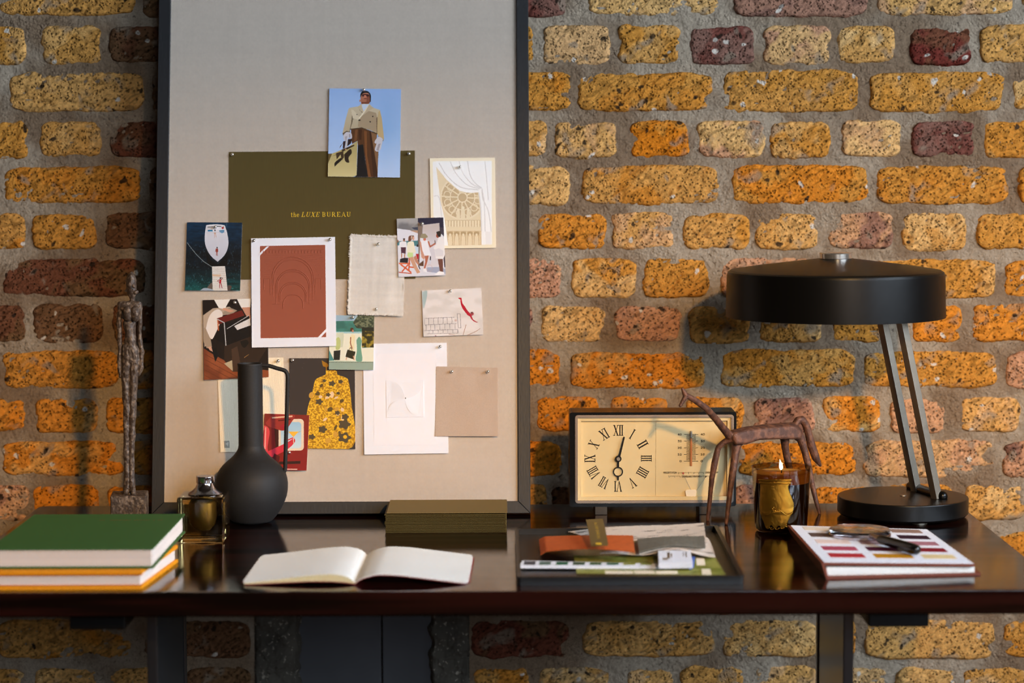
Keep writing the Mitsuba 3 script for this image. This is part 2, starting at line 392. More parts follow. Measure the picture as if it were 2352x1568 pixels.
tag('spotlight', 'black spotlight with four barn doors hanging from the ceiling behind the viewer', 'spotlight')

# ------------------------------------------------------------------ the brick wall
O_, Y_, B_, K_, P_, R_, D_ = 0, 1, 2, 3, 4, 5, 6     # orange, ochre, beige, pink-tan, purple, red, dull brown
ROWS = [
 (-160, -62, [(-560, -250, Y_), (-232, 75, D_), (95, 400, Y_), (1180, 1300, Y_), (1318, 1470, O_), (1490, 1640, B_), (1660, 1810, Y_), (1830, 1980, K_), (2000, 2150, Y_), (2170, 2320, O_), (2340, 2490, Y_), (2510, 2660, B_)]),
 (-50, 39, [(-330, -20, Y_), (-4, 308, 1.2), (325, 480, D_), (1090, 1310, 4.2), (1350, 1655, 1.9), (1684, 1993, 3.6), (2014, 2327, 1.6), (2347, 2560, Y_)]),
 (57, 148, [(-420, -270, D_), (-255, -110, Y_), (-95, 59, 1.0), (95, 232, 1.2), (250, 400, 5.9), (1060, 1228, 1), (1245, 1400, 2.3), (1418, 1563, 1.4), (1583, 1733, 4.0), (1752, 1909, 2.2), (1923, 2055, 1.4), (2089, 2231, 5.0), (2249, 2400, 1.3), (2420, 2570, 1)]),
 (163, 258, [(-330, -5, 1.2), (20, 330, 1.5), (348, 470, D_), (1100, 1314, .9), (1326, 1637, 1.05), (1658, 1972, 1.15), (1996, 2307, .95), (2324, 2600, 1)]),
 (276, 364, [(-420, -270, Y_), (-250, -110, K_), (-90, 67, 1.0), (90, 233, 1.2), (252, 400, 5.4), (1080, 1257, 1.3), (1272, 1416, 1.6), (1448, 1583, .1), (1602, 1757, 1.9), (1767, 1908, 1.5), (1931, 2071, 2.1), (2093, 2242, 4.6), (2259, 2400, .8), (2420, 2560, 1)]),
 (380, 470, [(-330, -12, 1), (8, 323, .9), (342, 470, D_), (1090, 1308, 1.7), (1338, 1650, 1.25), (1681, 1993, .35), (2013, 2315, .9), (2338, 2600, .6)]),
 (488, 575, [(-420, -260, Y_), (-240, -100, O_), (-80, 60, 1.2), (73, 222, 1.0), (240, 400, 5.8), (1080, 1216, 3), (1235, 1393, .6), (1402, 1551, 1.4), (1569, 1722, 1.3), (1735, 1878, 1.6), (1904, 2052, 2.7), (2071, 2220, 1.9), (2241, 2400, 1.0), (2420, 2570, 1)]),
 (593, 684, [(-330, -12, Y_), (5, 335, 5.5), (352, 480, D_), (1080, 1291, 3.0), (1311, 1462, .9), (1477, 1630, .95), (1654, 1950, 2.9), (1975, 2288, 1.0), (2305, 2600, .8)]),
 (699, 788, [(-420, -270, D_), (-250, -90, Y_), (-75, 58, 5.6), (73, 238, 5.9), (256, 400, 5.6), (1080, 1222, 4), (1243, 1389, 2.0), (1413, 1563, 2.9), (1582, 1725, 1.2), (1741, 1889, 1.1), (1911, 2027, .9), (2094, 2210, .4), (2232, 2385, .6), (2405, 2560, 1)]),
 (804, 893, [(-330, -15, Y_), (4, 272, .9), (285, 420, .5), (1080, 1285, .35), (1310, 1622, .4), (1653, 1963, .6), (1982, 2290, 1.0), (2310, 2600, 2.9)]),
 (910, 994, [(-420, -270, Y_), (-250, -100, D_), (-80, 58, .8), (80, 226, .7), (243, 400, .8), (1060, 1210, 1), (1230, 1378, .3), (1400, 1537, .5), (1575, 1708, .7), (1728, 1871, 3.1), (1888, 2021, .4), (2045, 2172, 2.8), (2205, 2343, 1.5), (2362, 2520, 1)]),
 (1010, 1096, [(-330, -12, Y_), (5, 288, .5), (300, 440, .6), (1080, 1290, .3), (1310, 1610, .6), (1695, 1964, .3), (1982, 2286, 2.4), (2303, 2600, 2.9)]),
 (1112, 1200, [(-420, -260, Y_), (-240, -100, O_), (-85, 68, 2.7), (75, 228, .2), (246, 400, .5), (1060, 1198, 1), (1212, 1258, .2), (1266, 1400, 5.8), (1420, 1560, 1), (1575, 1670, 1), (1684, 1830, 3.0), (1868, 2010, .6), (2030, 2190, .9), (2215, 2356, 1.3), (2376, 2520, 1)]),
 (1216, 1304, [(-330, -15, D_), (5, 300, 3.0), (320, 460, 1), (1080, 1290, 1), (1310, 1610, .6), (1640, 1950, .6), (1968, 2268, .8), (2286, 2600, .6)]),
 (1320, 1408, [(-420, -270, Y_), (-250, -100, D_), (-80, 70, 1), (90, 235, 1), (255, 400, 1), (420, 570, D_), (1080, 1200, 1), (1220, 1365, 1), (1385, 1530, 1), (1550, 1700, 2), (1720, 1860, 1), (1880, 2025, 1), (2045, 2190, 1), (2210, 2350, 1), (2370, 2520, 1)]),
 (1422, 1511, [(-330, -25, Y_), (-5, 304, 1.3), (330, 575, 5.8), (1082, 1312, 5.3), (1338, 1642, 1.5), (1658, 1876, 1.9), (1894, 1968, 1.2), (1987, 2286, 1.4), (2304, 2600, .8)]),
 (1530, 1620, [(-420, -260, 1), (-240, -100, 1), (-82, 58, 1.2), (78, 232, 1.6), (250, 395, 1.5), (425, 575, 5.9), (1082, 1216, 1.2), (1238, 1397, 2.0), (1438, 1547, 1.5), (1560, 1712, 1.3), (1730, 1878, 1.5), (1898, 2040, 2.2), (2056, 2196, 1.7), (2213, 2360, 1.2), (2380, 2530, 1)]),
 (1636, 1726, [(-330, -20, Y_), (0, 300, 1), (320, 575, D_), (1085, 1390, 1), (1410, 1710, 1), (1730, 2030, 1), (2050, 2350, 1), (2370, 2600, 1)]),
]


def brick_mesh(x0, x1, z0, z1, tone, seed, step=.0034):
    w, h = (x1 - x0) / 2 + .0022, (z1 - z0) / 2 + .0022; cx, cz = (x0 + x1) / 2, (z0 + z1) / 2
    nu, nv = max(10, int(w * 2 / step)), max(8, int(h * 2 / step))
    u, v = np.meshgrid(np.linspace(-1, 1, nu), np.linspace(-1, 1, nv), indexing='ij')
    kx, kz = min(.5, .010 / w), min(.5, .010 / h)               # rounded corners
    X = w * u * (1 - kx * 0.9 * np.abs(v) ** 7); Z = h * v * (1 - kz * 0.9 * np.abs(u) ** 9)
    q = np.stack([X + cx, np.full_like(X, seed * 3.7), Z + cz], -1)
    nx = meshkit.fbm(q * 38, 3, 1) - .5; nz = meshkit.fbm(q * 42 + 50, 3, 2) - .5
    X = X + nx * .011 * np.abs(u) ** 4; Z = Z + nz * .011 * np.abs(v) ** 4
    X = X + (meshkit.noise(q * 160 + 9) - .5) * .0035 * np.abs(u) ** 6; Z = Z + (meshkit.noise(q * 160 + 19) - .5) * .0035 * np.abs(v) ** 6
    e = np.maximum(np.abs(u) ** (w / .0022), np.abs(v) ** (h / .0022))
    D = .0030 - .0125 * e + (meshkit.fbm(q * 60, 3, 3) - .5) * .0032 + (meshkit.noise(q * 190, 4) - .5) * .0017 + (meshkit.noise(q * [240, 1, 300], 14) - .5) * .0012
    pit = np.clip((meshkit.noise(q * [150, 1, 180] + 31) - .78) / .12, 0, 1); D -= .0042 * pit
    chip = np.clip((meshkit.noise(q * 34 + 77) - .66) / .2, 0, 1) * np.maximum(np.abs(u), np.abs(v)) ** 6; D -= .009 * chip
    tilt = (rng.random(2) - .5) * .004; D += tilt[0] * u + tilt[1] * v
    P = np.stack([X + cx, WY - D, Z + cz], -1)
    m = grid(P)
    face(m, (0, -1, 0))
    return m, np.tile([tone / 6.0, seed], (len(m.vertices), 1))


for r, (y0, y1, row) in enumerate(ROWS):
    for i, (x0, x1, tone) in enumerate(row):
        j = rng.integers(-3, 4, 4)
        a, b = on_y(x0, (y0 + y1) / 2, WY), on_y(x1, (y0 + y1) / 2, WY)
        t, o = on_y((x0 + x1) / 2, y0 + j[0], WY), on_y((x0 + x1) / 2, y1 + j[1], WY)
        m, uv = brick_mesh(a[0], b[0], o[2], t[2], max(0, tone) if tone else 0.05, float(rng.random()))
        add(num('wall_back__brick'), m, 'brick', True, uv=uv)

# the wall going on beyond the picture's edges: one coarse field of bricks
er0 = np.random.default_rng(21); far = []
def far_row(y0, y1, xs, long_):
    x, end = xs
    while x < end:
        wd = 308 if long_ else 148
        a, b = on_y(x, (y0 + y1) / 2, WY), on_y(min(x + wd, end), (y0 + y1) / 2, WY)
        if b[0] - a[0] > .02: far.append(brick_mesh(a[0], b[0], on_y(x, y1, WY)[2], on_y(x, y0, WY)[2], float(er0.choice([.6, 1, 1.2, 1.6, 2.4, 4, 5.6], p=[.2, .25, .2, .15, .1, .05, .05])), float(er0.random()), .011))
        x += wd + 20
for r, (y0, y1, row) in enumerate(ROWS):
    lo, hi = min(q[0] for q in row), max(q[1] for q in row)
    far_row(y0, y1, (hi + 20, 3600), r % 2 == 0); far_row(y0, y1, (lo - 20 - 168 * (5 + r % 2), lo - 20), False)
for r, y0 in enumerate((1742, 1848, 1954)):
    far_row(y0, y0 + 89, (-1250 + 70 * r, 572), r % 2 == 1); far_row(y0, y0 + 89, (1085, 3600), r % 2 == 1)
fu = np.vstack([u for _, u in far]); add('wall_back__brick_field', cat(*[m for m, _ in far]), 'brick', True, uv=fu)
labels['wall_back__brick_field'] = {'label': 'further bricks beyond the edges of the view', 'kind': 'stuff'}

# mortar bed as a relief, with the opening for the steel plate behind the pin board
HX0, HX1 = on_y(690, 1500, WY)[0], on_y(988, 1500, WY)[0]
def mortar_patch(x0, x1, z0, z1, step=.0055):
    X, Z = np.meshgrid(np.linspace(x0, x1, int((x1 - x0) / step) + 2), np.linspace(z0, z1, int((z1 - z0) / step) + 2), indexing='ij')
    q = np.stack([X, X * 0, Z], -1)
    D = (meshkit.fbm(q * 26, 4, 11) - .5) * .0085 + (meshkit.noise(q * 130, 12) - .5) * .0020 + .0006
    m = grid(np.stack([X, WY - D + .001, Z], -1))
    return face(m, (0, -1, 0))
ZB, ZT = 0.0, 1.78
MX = on_y(585, 1500, WY)[0], on_y(1078, 1500, WY)[0]
add('wall_back__mortar', cat(mortar_patch(-1.76, MX[0], ZB, ZT), mortar_patch(MX[1], 1.76, ZB, ZT)), 'mortar', True)
def cement_strip(x0, x1, seed, raw):
    X, Z = np.meshgrid(np.linspace(0, 1, 26), np.linspace(ZB, ZT, 420), indexing='ij')
    q = np.stack([X * .1 + seed, X * 0, Z], -1)
    edge = (meshkit.fbm(q[..., :] * [0, 0, 40] + seed, 3, 3) - .5) * .016
    XX = x0 + (x1 - x0) * X + edge * (X if raw else 1 - X) ** 6
    D = .006 + (meshkit.fbm(q * 45, 4, 5) - .5) * .014 + (meshkit.noise(q * 220, 6) - .5) * .003
    D -= .02 * np.maximum(np.clip((X - .93) / .07, 0, 1), np.clip((.07 - X) / .07, 0, 1))
    m = grid(np.stack([XX, WY - D, Z], -1))
    return face(m, (0, -1, 0))
add('wall_back__cement_strip', cement_strip(MX[0] - .004, HX0, 2.0, True), 'cement', True)
add('wall_back__cement_strip_001', cement_strip(HX1, MX[1] + .004, 5.0, False), 'cement', True)
xm = on_y(876, 1500, WY)[0]
add('wall_back__steel_plate', rbox(HX0 - .01, xm - .001, WY + .012, WY + .03, ZB, ZT, .002), 'steel_plate')
add('wall_back__steel_plate_001', rbox(xm + .001, HX1 + .01, WY + .015, WY + .03, ZB, ZT, .002), 'steel_plate')
add('wall_back__masonry_core', cat(box(RX0 - .2, RX1 + .2, WY + .03, WY + .25, 0, RZ1), box(RX0 - .2, -1.75, WY + .004, WY + .03, 0, RZ1), box(1.75, RX1 + .2, WY + .004, WY + .03, 0, RZ1),
      box(-1.75, 1.75, WY + .004, WY + .03, ZT, RZ1)), 'mortar', False)
tag('wall_back', 'old wall of ochre, orange and dark red stock bricks in rough grey mortar', kind='structure')
for k, t in (('wall_back__mortar', 'rough grey mortar between the bricks'), ('wall_back__cement_strip', 'rough grey cement strip left of the dark steel plate'),
             ('wall_back__cement_strip_001', 'rough grey cement strip right of the dark steel plate'), ('wall_back__steel_plate', 'wider dark smooth steel plate set in the wall under the table'), ('wall_back__steel_plate_001', 'narrow dark steel plate beside the wider one')):
    labels[k] = {'label': t}

# ------------------------------------------------------------------ the table
TZ, TH = 0.73, 0.0325
tx0, tx1, ty0, ty1 = -0.768, 0.722, 2.886, 3.602
def round_rect(x0, x1, y0, y1, r):
    return sbox(x0 + r, y0 + r, x1 - r, y1 - r).buffer(r, quad_segs=8)
def slab(poly, z0, z1, c):
    lv = [(z0, -c), (z0 + c, 0), (z1 - c, 0), (z1 - c * .3, -c * .3), (z1, -c)]
    rings = []
    for z, d in lv:
        g = poly.buffer(d, join_style='mitre') if d else poly
        p = np.array(poly.exterior.coords)[:-1]
        ctr = np.array(poly.centroid.coords[0]); s = 1 + d / np.maximum(np.abs(p - ctr).max(0), 1e-6)
        rings.append(np.column_stack([(p - ctr) * s + ctr, np.full(len(p), z)]))
    return trimesh.convex.convex_hull(np.vstack(rings))
add('table__tabletop', slab(round_rect(tx0, tx1, ty0, ty1, .014), TZ - TH, TZ, .0022), 'rosewood', 40)
yb = 2.985
la, lb = on_y(337, 1480, yb)[0], on_y(361, 1480, yb)[0]
ra, rb = on_y(1937, 1480, yb)[0], on_y(1961, 1480, yb)[0]
for k, (x0, x1, sgn) in enumerate(((la, lb, 1), (ra, rb, -1))):
    n = '' if k == 0 else '_001'
    inner = x1 if sgn > 0 else x0
    add('table__leg' + n, rbox(x0, x1, yb, yb + .016, 0.0, TZ - TH, .0018), 'chrome_dim')
    add(f'table__leg{n}__side_panel', rbox(min(inner - sgn * .012, inner - sgn * .002), max(inner - sgn * .012, inner - sgn * .002), yb + .022, yb + .25, 0.0, TZ - TH, .0015), 'chrome_dim')
    add(f'table__leg{n}__rear_bar', rbox(x0, x1, yb + .256, yb + .272, 0.0, TZ - TH, .0018), 'chrome_dim')
    xo = (x0 - .018, x0 - .092) if sgn > 0 else (x1 + .010, x1 + .090)
    add('table__support_bar' + n, rbox(min(xo), max(xo), 2.925, yb + .24, TZ - TH - .025, TZ - TH + .0005, .002), 'black_satin')
labels['table__leg'] = {'label': 'left chrome leg'}; labels['table__leg_001'] = {'label': 'right chrome leg'}
labels['table__support_bar'] = {'label': 'black bar under the top outside the left leg'}; labels['table__support_bar_001'] = {'label': 'black bar under the top outside the right leg'}
tag('table', 'long dark polished rosewood table on flat chrome legs in front of the brick wall', 'table')
# ------------------------------------------------------------------ the pin board leaning on the wall
BW, BH, RAIL = 0.5955, 0.900, 0.0193
B_up = np.array([0, 0.165, 0.817]); B_up /= np.linalg.norm(B_up)
B_u = np.array([1.0, 0, 0]); B_n = np.cross(B_u, B_up)          # towards the viewer
B_o = on_z(783, 1180, TZ + .0045)                              # front lower edge; the back edge stands on the table
PANEL = -0.005                                                  # the cloth lies a little behind the frame face


def on_b(px, py, off=PANEL):
    """photo point -> (u, v) on the board's cloth"""
    d = ray(px, py); o = B_o + B_n * off
    p = EYE + d * (((o - EYE) @ B_n) / (d @ B_n)) - o
    return np.array([p @ B_u, p @ B_up])


def b3(u, v, off):
    u, v, off = np.broadcast_arrays(np.asarray(u, float), np.asarray(v, float), np.asarray(off, float))
    return B_o + u[..., None] * B_u + v[..., None] * B_up + off[..., None] * B_n


def bplace(m): return place(m, B_o, B_u, B_up, B_n)


def mitred(length, side):
    """rail with mitred ends, lying along local x from 0..length, 0..RAIL in y (outer edge y=0)"""
    p = [(0, 0), (length, 0), (length - RAIL, RAIL), (RAIL, RAIL)]
    c = .0008
    q = [(c * 2, c), (length - c * 2, c), (length - RAIL - c * .4, RAIL - c), (RAIL + c * .4, RAIL - c)]
    v = [(x, y, -.022) for x, y in p] + [(x, y, -c) for x, y in p] + [(x, y, 0) for x, y in q]
    return trimesh.convex.convex_hull(np.array(v))


for k, (ln, o, u, v, lab) in enumerate(((BW, (-BW / 2, 0), (1, 0), (0, 1), 'bottom rail'), (BW, (BW / 2, BH), (-1, 0), (0, -1), 'top rail'),
                                        (BH, (-BW / 2, BH), (0, -1), (1, 0), 'left rail'), (BH, (BW / 2, 0), (0, 1), (-1, 0), 'right rail'))):
    m = mitred(ln, k)
    M = np.eye(4); M[:2, 0] = u; M[:2, 1] = v; M[:2, 3] = o; m.apply_transform(M)
    kk = add('pin_board__frame_rail' + ('' if k == 0 else f'_{k:03d}'), bplace(m), 'frame_wood', 20)
    labels[kk] = {'label': lab + ' of the black frame'}
P = np.array([[(u, v) for v in np.linspace(RAIL - .004, BH - RAIL + .004, 8)] for u in np.linspace(-BW / 2 + RAIL - .004, BW / 2 - RAIL + .004, 8)])
g = face(grid(b3(P[..., 0], P[..., 1], PANEL)), B_n)
add('pin_board__linen_panel', g, 'linen', False, uv=P.reshape(-1, 2)); labels['pin_board__linen_panel'] = {'label': 'natural linen cloth panel'}
add('pin_board__backing', bplace(box(-BW / 2 + .01, BW / 2 - .01, .01, BH - .01, -.020, -.009)), 'dark_void', False)
tag('pin_board', 'tall pin board of natural linen in a black wooden frame leaning on the brick wall', 'pin board')


# ---- cards and pictures
def bil(c, s, t):
    """c: TL, TR, BR, BL (u, v); s to the right, t downwards"""
    s, t = np.asarray(s, float)[..., None], np.asarray(t, float)[..., None]
    return (c[0] * (1 - s) + c[1] * s) * (1 - t) + (c[3] * (1 - s) + c[2] * s) * t


class Card:
    def __init__(self, name, px, level, curl=0.002, bow=0.0, th=.0004):
        self.key, self.c = num(name), np.array([on_b(*p) for p in px])
        self.base, self.curl, self.bow, self.th = PANEL + .0008 + level * .0011, curl, bow, th

    def lift(self, s, t): return self.base + self.curl * np.asarray(t) ** 2 + self.bow * np.asarray(s) ** 2

    def at(self, s, t, off=0.0):
        uv = bil(self.c, s, t); return b3(uv[..., 0], uv[..., 1], self.lift(s, t) + off)

    def sheet(self, part, m, n=13, s0=0, s1=1, t0=0, t1=1, off=0.0, th=None):
        S, Tt = np.meshgrid(np.linspace(s0, s1, n), np.linspace(t0, t1, n), indexing='ij')
        g = solid_sheet(self.at(S, Tt, off), B_n * (self.th if th is None else th))
        return add(self.key + part, g, m, 20)

    def print(self, shapes, frame, edge=.12, part='__print', m='print', off=.0007, clip=None):
        """frame: TL, TR, BL of the drawing's own coordinates. shapes from back to front: (points or geometry, colour or fn(s, t))"""
        tl, tr, bl = (np.array(q, float) for q in frame)
        A = np.linalg.inv(np.column_stack([tr - tl, bl - tl]))
        top, vs, fs, cs, n = None, [], [], [], 0
        clip = sbox(0, 0, 1, 1) if clip is None else clip
        for geo, col in reversed(shapes):
            if not hasattr(geo, 'area'): geo = Polygon(geo)
            if not geo.is_valid: geo = geo.buffer(0)
            a = A.ravel(); o = -A @ tl
            geo = affinity.affine_transform(geo, [a[0], a[1], a[2], a[3], o[0], o[1]]).intersection(clip)
            vis = geo if top is None else geo.difference(top)
            top = geo if top is None else top.union(geo)
            for q in getattr(vis, 'geoms', [vis]):
                if q.geom_type != 'Polygon' or q.area < 1e-6: continue
                v, f = trimesh.creation.triangulate_polygon(q, engine='earcut')
                e = edge if callable(col) is False else getattr(col, 'edge', edge)
                v3 = np.column_stack([v, np.zeros(len(v))])
                v3, f = trimesh.remesh.subdivide_to_size(v3, f, e, max_iter=12)
                c = col(v3[:, 0], v3[:, 1]) if callable(col) else np.tile(np.asarray(col, float), (len(v3), 1))
                vs.append(v3[:, :2]); fs.append(f + n); cs.append(c); n += len(v3)
        st, F, C = np.vstack(vs), np.vstack(fs), lin(np.clip(np.vstack(cs), 0, 255))
        g = trimesh.Trimesh(self.at(st[:, 0], st[:, 1], off), F, process=False)
        d = (g.area_faces[:, None] * g.face_normals)
        flip = g.face_normals @ B_n < 0
        g.faces[flip] = g.faces[flip][:, ::-1]
        g = trimesh.Trimesh(g.vertices, g.faces, process=False)
        add(self.key + part, g, m, False, color=C)
        return self


def ell(cx, cy, rx, ry=None, rot=0):
    return affinity.rotate(affinity.scale(Point(cx, cy).buffer(1, quad_segs=8), rx, ry or rx), rot)
def line(pts, w): return LineString(pts).buffer(w / 2, cap_style='flat')
def curve(pts, n=60):
    q = spline(list(pts) + [pts[0]], n); return Polygon(q)
def grad(*stops, edge=.12):
    """colour running down the picture; stops (t, colour)"""
    ts = [a for a, _ in stops]; cc = np.array([b for _, b in stops], float)
    def fn(s, t):
        return np.stack([np.interp(t, ts, cc[:, k]) for k in range(3)], -1)
    fn.edge = edge
    return fn
def mottled(a, b, freq=30, edge=.02, seed=0, lo=.35, hi=.65):
    a, b = np.array(a, float), np.array(b, float)
    def fn(s, t):
        k = np.clip((meshkit.fbm(np.stack([s * freq + seed, t * freq * 1.4, 0 * s + seed], -1), 3) - lo) / (hi - lo), 0, 1)[:, None]
        return a * (1 - k) + b * k
    fn.edge = edge
    return fn


def full(fr):
    tl, tr, bl = (np.array(q, float) for q in fr); br = tr + bl - tl
    return Polygon([tl + (tl - br) * .05, tr + (tr - bl) * .05, br + (br - tl) * .05, bl + (bl - tr) * .05])


# olive card with the gold lettering
def glyph(ch):
    S, th, sf = .15, .065, .05                                     # stem, thin stroke, serif
    b = sbox
    def serif(x0, x1, y): return b(x0 - .09, y, x1 + .09, y + sf)
    if ch == 'L': g, w = [b(.1, 0, .1 + S, 1), serif(.1, .1 + S, .95), b(.02, 0, .68, sf), Polygon([(.68, 0), (.68, .3), (.63, .3), (.52, .05)])], .74
    elif ch == 'U': g, w = [b(.1, .3, .1 + S, 1), b(.64, .3, .64 + th, 1), Point(.40, .32).buffer(.31, quad_segs=8).difference(affinity.scale(Point(.445, .34).buffer(1, quad_segs=8), .2, .26)).intersection(b(0, 0, 1, .33)), serif(.1, .1 + S, .95), serif(.64, .64 + th, .95)], .86
    elif ch == 'X': g, w = [Polygon([(.06, 1), (.24, 1), (.78, 0), (.60, 0)]), Polygon([(.08, 0), (.15, 0), (.74, 1), (.67, 1)]), serif(.08, .22, .95), serif(.62, .76, .95), serif(.06, .2, 0), serif(.6, .76, 0)], .86
    elif ch == 'E': g, w = [b(.1, 0, .1 + S, 1), b(.02, 0, .68, sf), b(.02, .95, .66, 1), b(.2, .49, .5, .54), b(.46, .40, .5, .63), Polygon([(.68, 0), (.68, .27), (.63, .27), (.55, .05)]), Polygon([(.66, 1), (.66, .75), (.61, .75), (.53, .95)])], .76
    elif ch in 'BR':
        up = Point(0, 0).buffer(.25, quad_segs=8); hole = affinity.scale(Point(0, 0).buffer(1, quad_segs=8), .15, .2)
        bowl = lambda cx, cy, k: affinity.translate(affinity.scale(up, 1.1 * k, 1.02 * k, origin=(0, 0)).difference(affinity.scale(hole, k, k, origin=(0, 0))).intersection(b(-.05, -1, 1, 1)), cx, cy)
        g = [b(.1, 0, .1 + S, 1), serif(.1, .1 + S, .95), serif(.1, .1 + S, 0), bowl(.36, .745, 1.0), b(.2, .95, .40, 1), b(.2, .49, .40, .54)]
        if ch == 'B': g += [bowl(.38, .265, 1.06), b(.2, 0, .42, sf)]; w = .78
        else: g += [Polygon([(.34, .5), (.5, .5), (.80, 0), (.62, 0)]), b(.58, 0, .88, sf)]; w = .88
    elif ch == 'A': g, w = [Polygon([(.44, 1), (.50, 1), (.86, 0), (.68, 0)]), Polygon([(.40, .9), (.47, .95), (.18, 0), (.11, 0)]), b(.22, .30, .70, .36), serif(.09, .2, 0), serif(.68, .84, 0)], .94
    elif ch == 'V': g, w = [Polygon([(.06, 1), (.24, 1), (.48, .1), (.43, 0), (.40, 0)]), Polygon([(.72, 1), (.79, 1), (.47, 0), (.41, 0)]), serif(.08, .22, .95), serif(.69, .82, .95)], .88
    elif ch == 'I': g, w = [b(.1, 0, .1 + S, 1), serif(.1, .1 + S, .95), serif(.1, .1 + S, 0)], .36
    elif ch == 't': g, w = [b(.12, .05, .25, .9), b(.02, .60, .44, .66), b(.14, 0, .44, .08)], .48
    elif ch == 'h': g, w = [b(.08, 0, .20, 1), b(.40, 0, .52, .5), b(.14, .56, .46, .66), b(.02, 0, .27, .05), b(.34, 0, .6, .05)], .64
    elif ch == 'e': g, w = [affinity.scale(Point(.28, .33).buffer(1, quad_segs=8), .26, .34).difference(affinity.scale(Point(.3, .33).buffer(1, quad_segs=8), .14, .26)).difference(b(.3, .14, .6, .3)), b(.1, .31, .52, .37)], .60
    else: return None, .42
    return unary_union(g), w


def lettering(text, cap, track=.12, slant=0.0):
    out, x = [], 0.0
    for ch in text:
        g, w = glyph(ch)
        if g is not None: out.append(affinity.translate(affinity.skew(g, xs=slant, origin=(0, 0)), x, 0))
        x += w + track
    return affinity.scale(unary_union(out), cap, cap, origin=(0, 0)), x * cap


c = Card('olive_card', [(526, 349), (953, 346), (954, 640), (525, 642)], 0, curl=.0012)
c.sheet('', 'olive_paper')
u0 = on_b(668, 498.5); u1 = on_b(813, 497.5); cap = abs(on_b(740, 487.5)[1] - on_b(740, 498.5)[1])
a, wa = lettering('the', cap * .98, .06); b_, wb = lettering('LUXE', cap, .16, 14); d_, wd = lettering('BUREAU', cap, .17)
tot = wa + wb + wd + cap * 1.2
k = (u1[0] - u0[0]) / tot
txt = unary_union([a, affinity.translate(b_, wa + cap * .3), affinity.translate(d_, wa + wb + cap * .75)])
txt = affinity.translate(affinity.scale(txt, k, 1, origin=(0, 0)), u0[0], u0[1])
tt = extrude(txt, .00025); tt.apply_translation((0, 0, c.base + .0012 * .26 + .0006))
add(c.key + '__lettering', bplace(tt), 'gold_ink', False); labels[c.key + '__lettering'] = {'label': 'gold lettering the LUXE BUREAU'}
tag(c.key, 'large olive green card lettered the LUXE BUREAU in gold on the pin board', 'card')

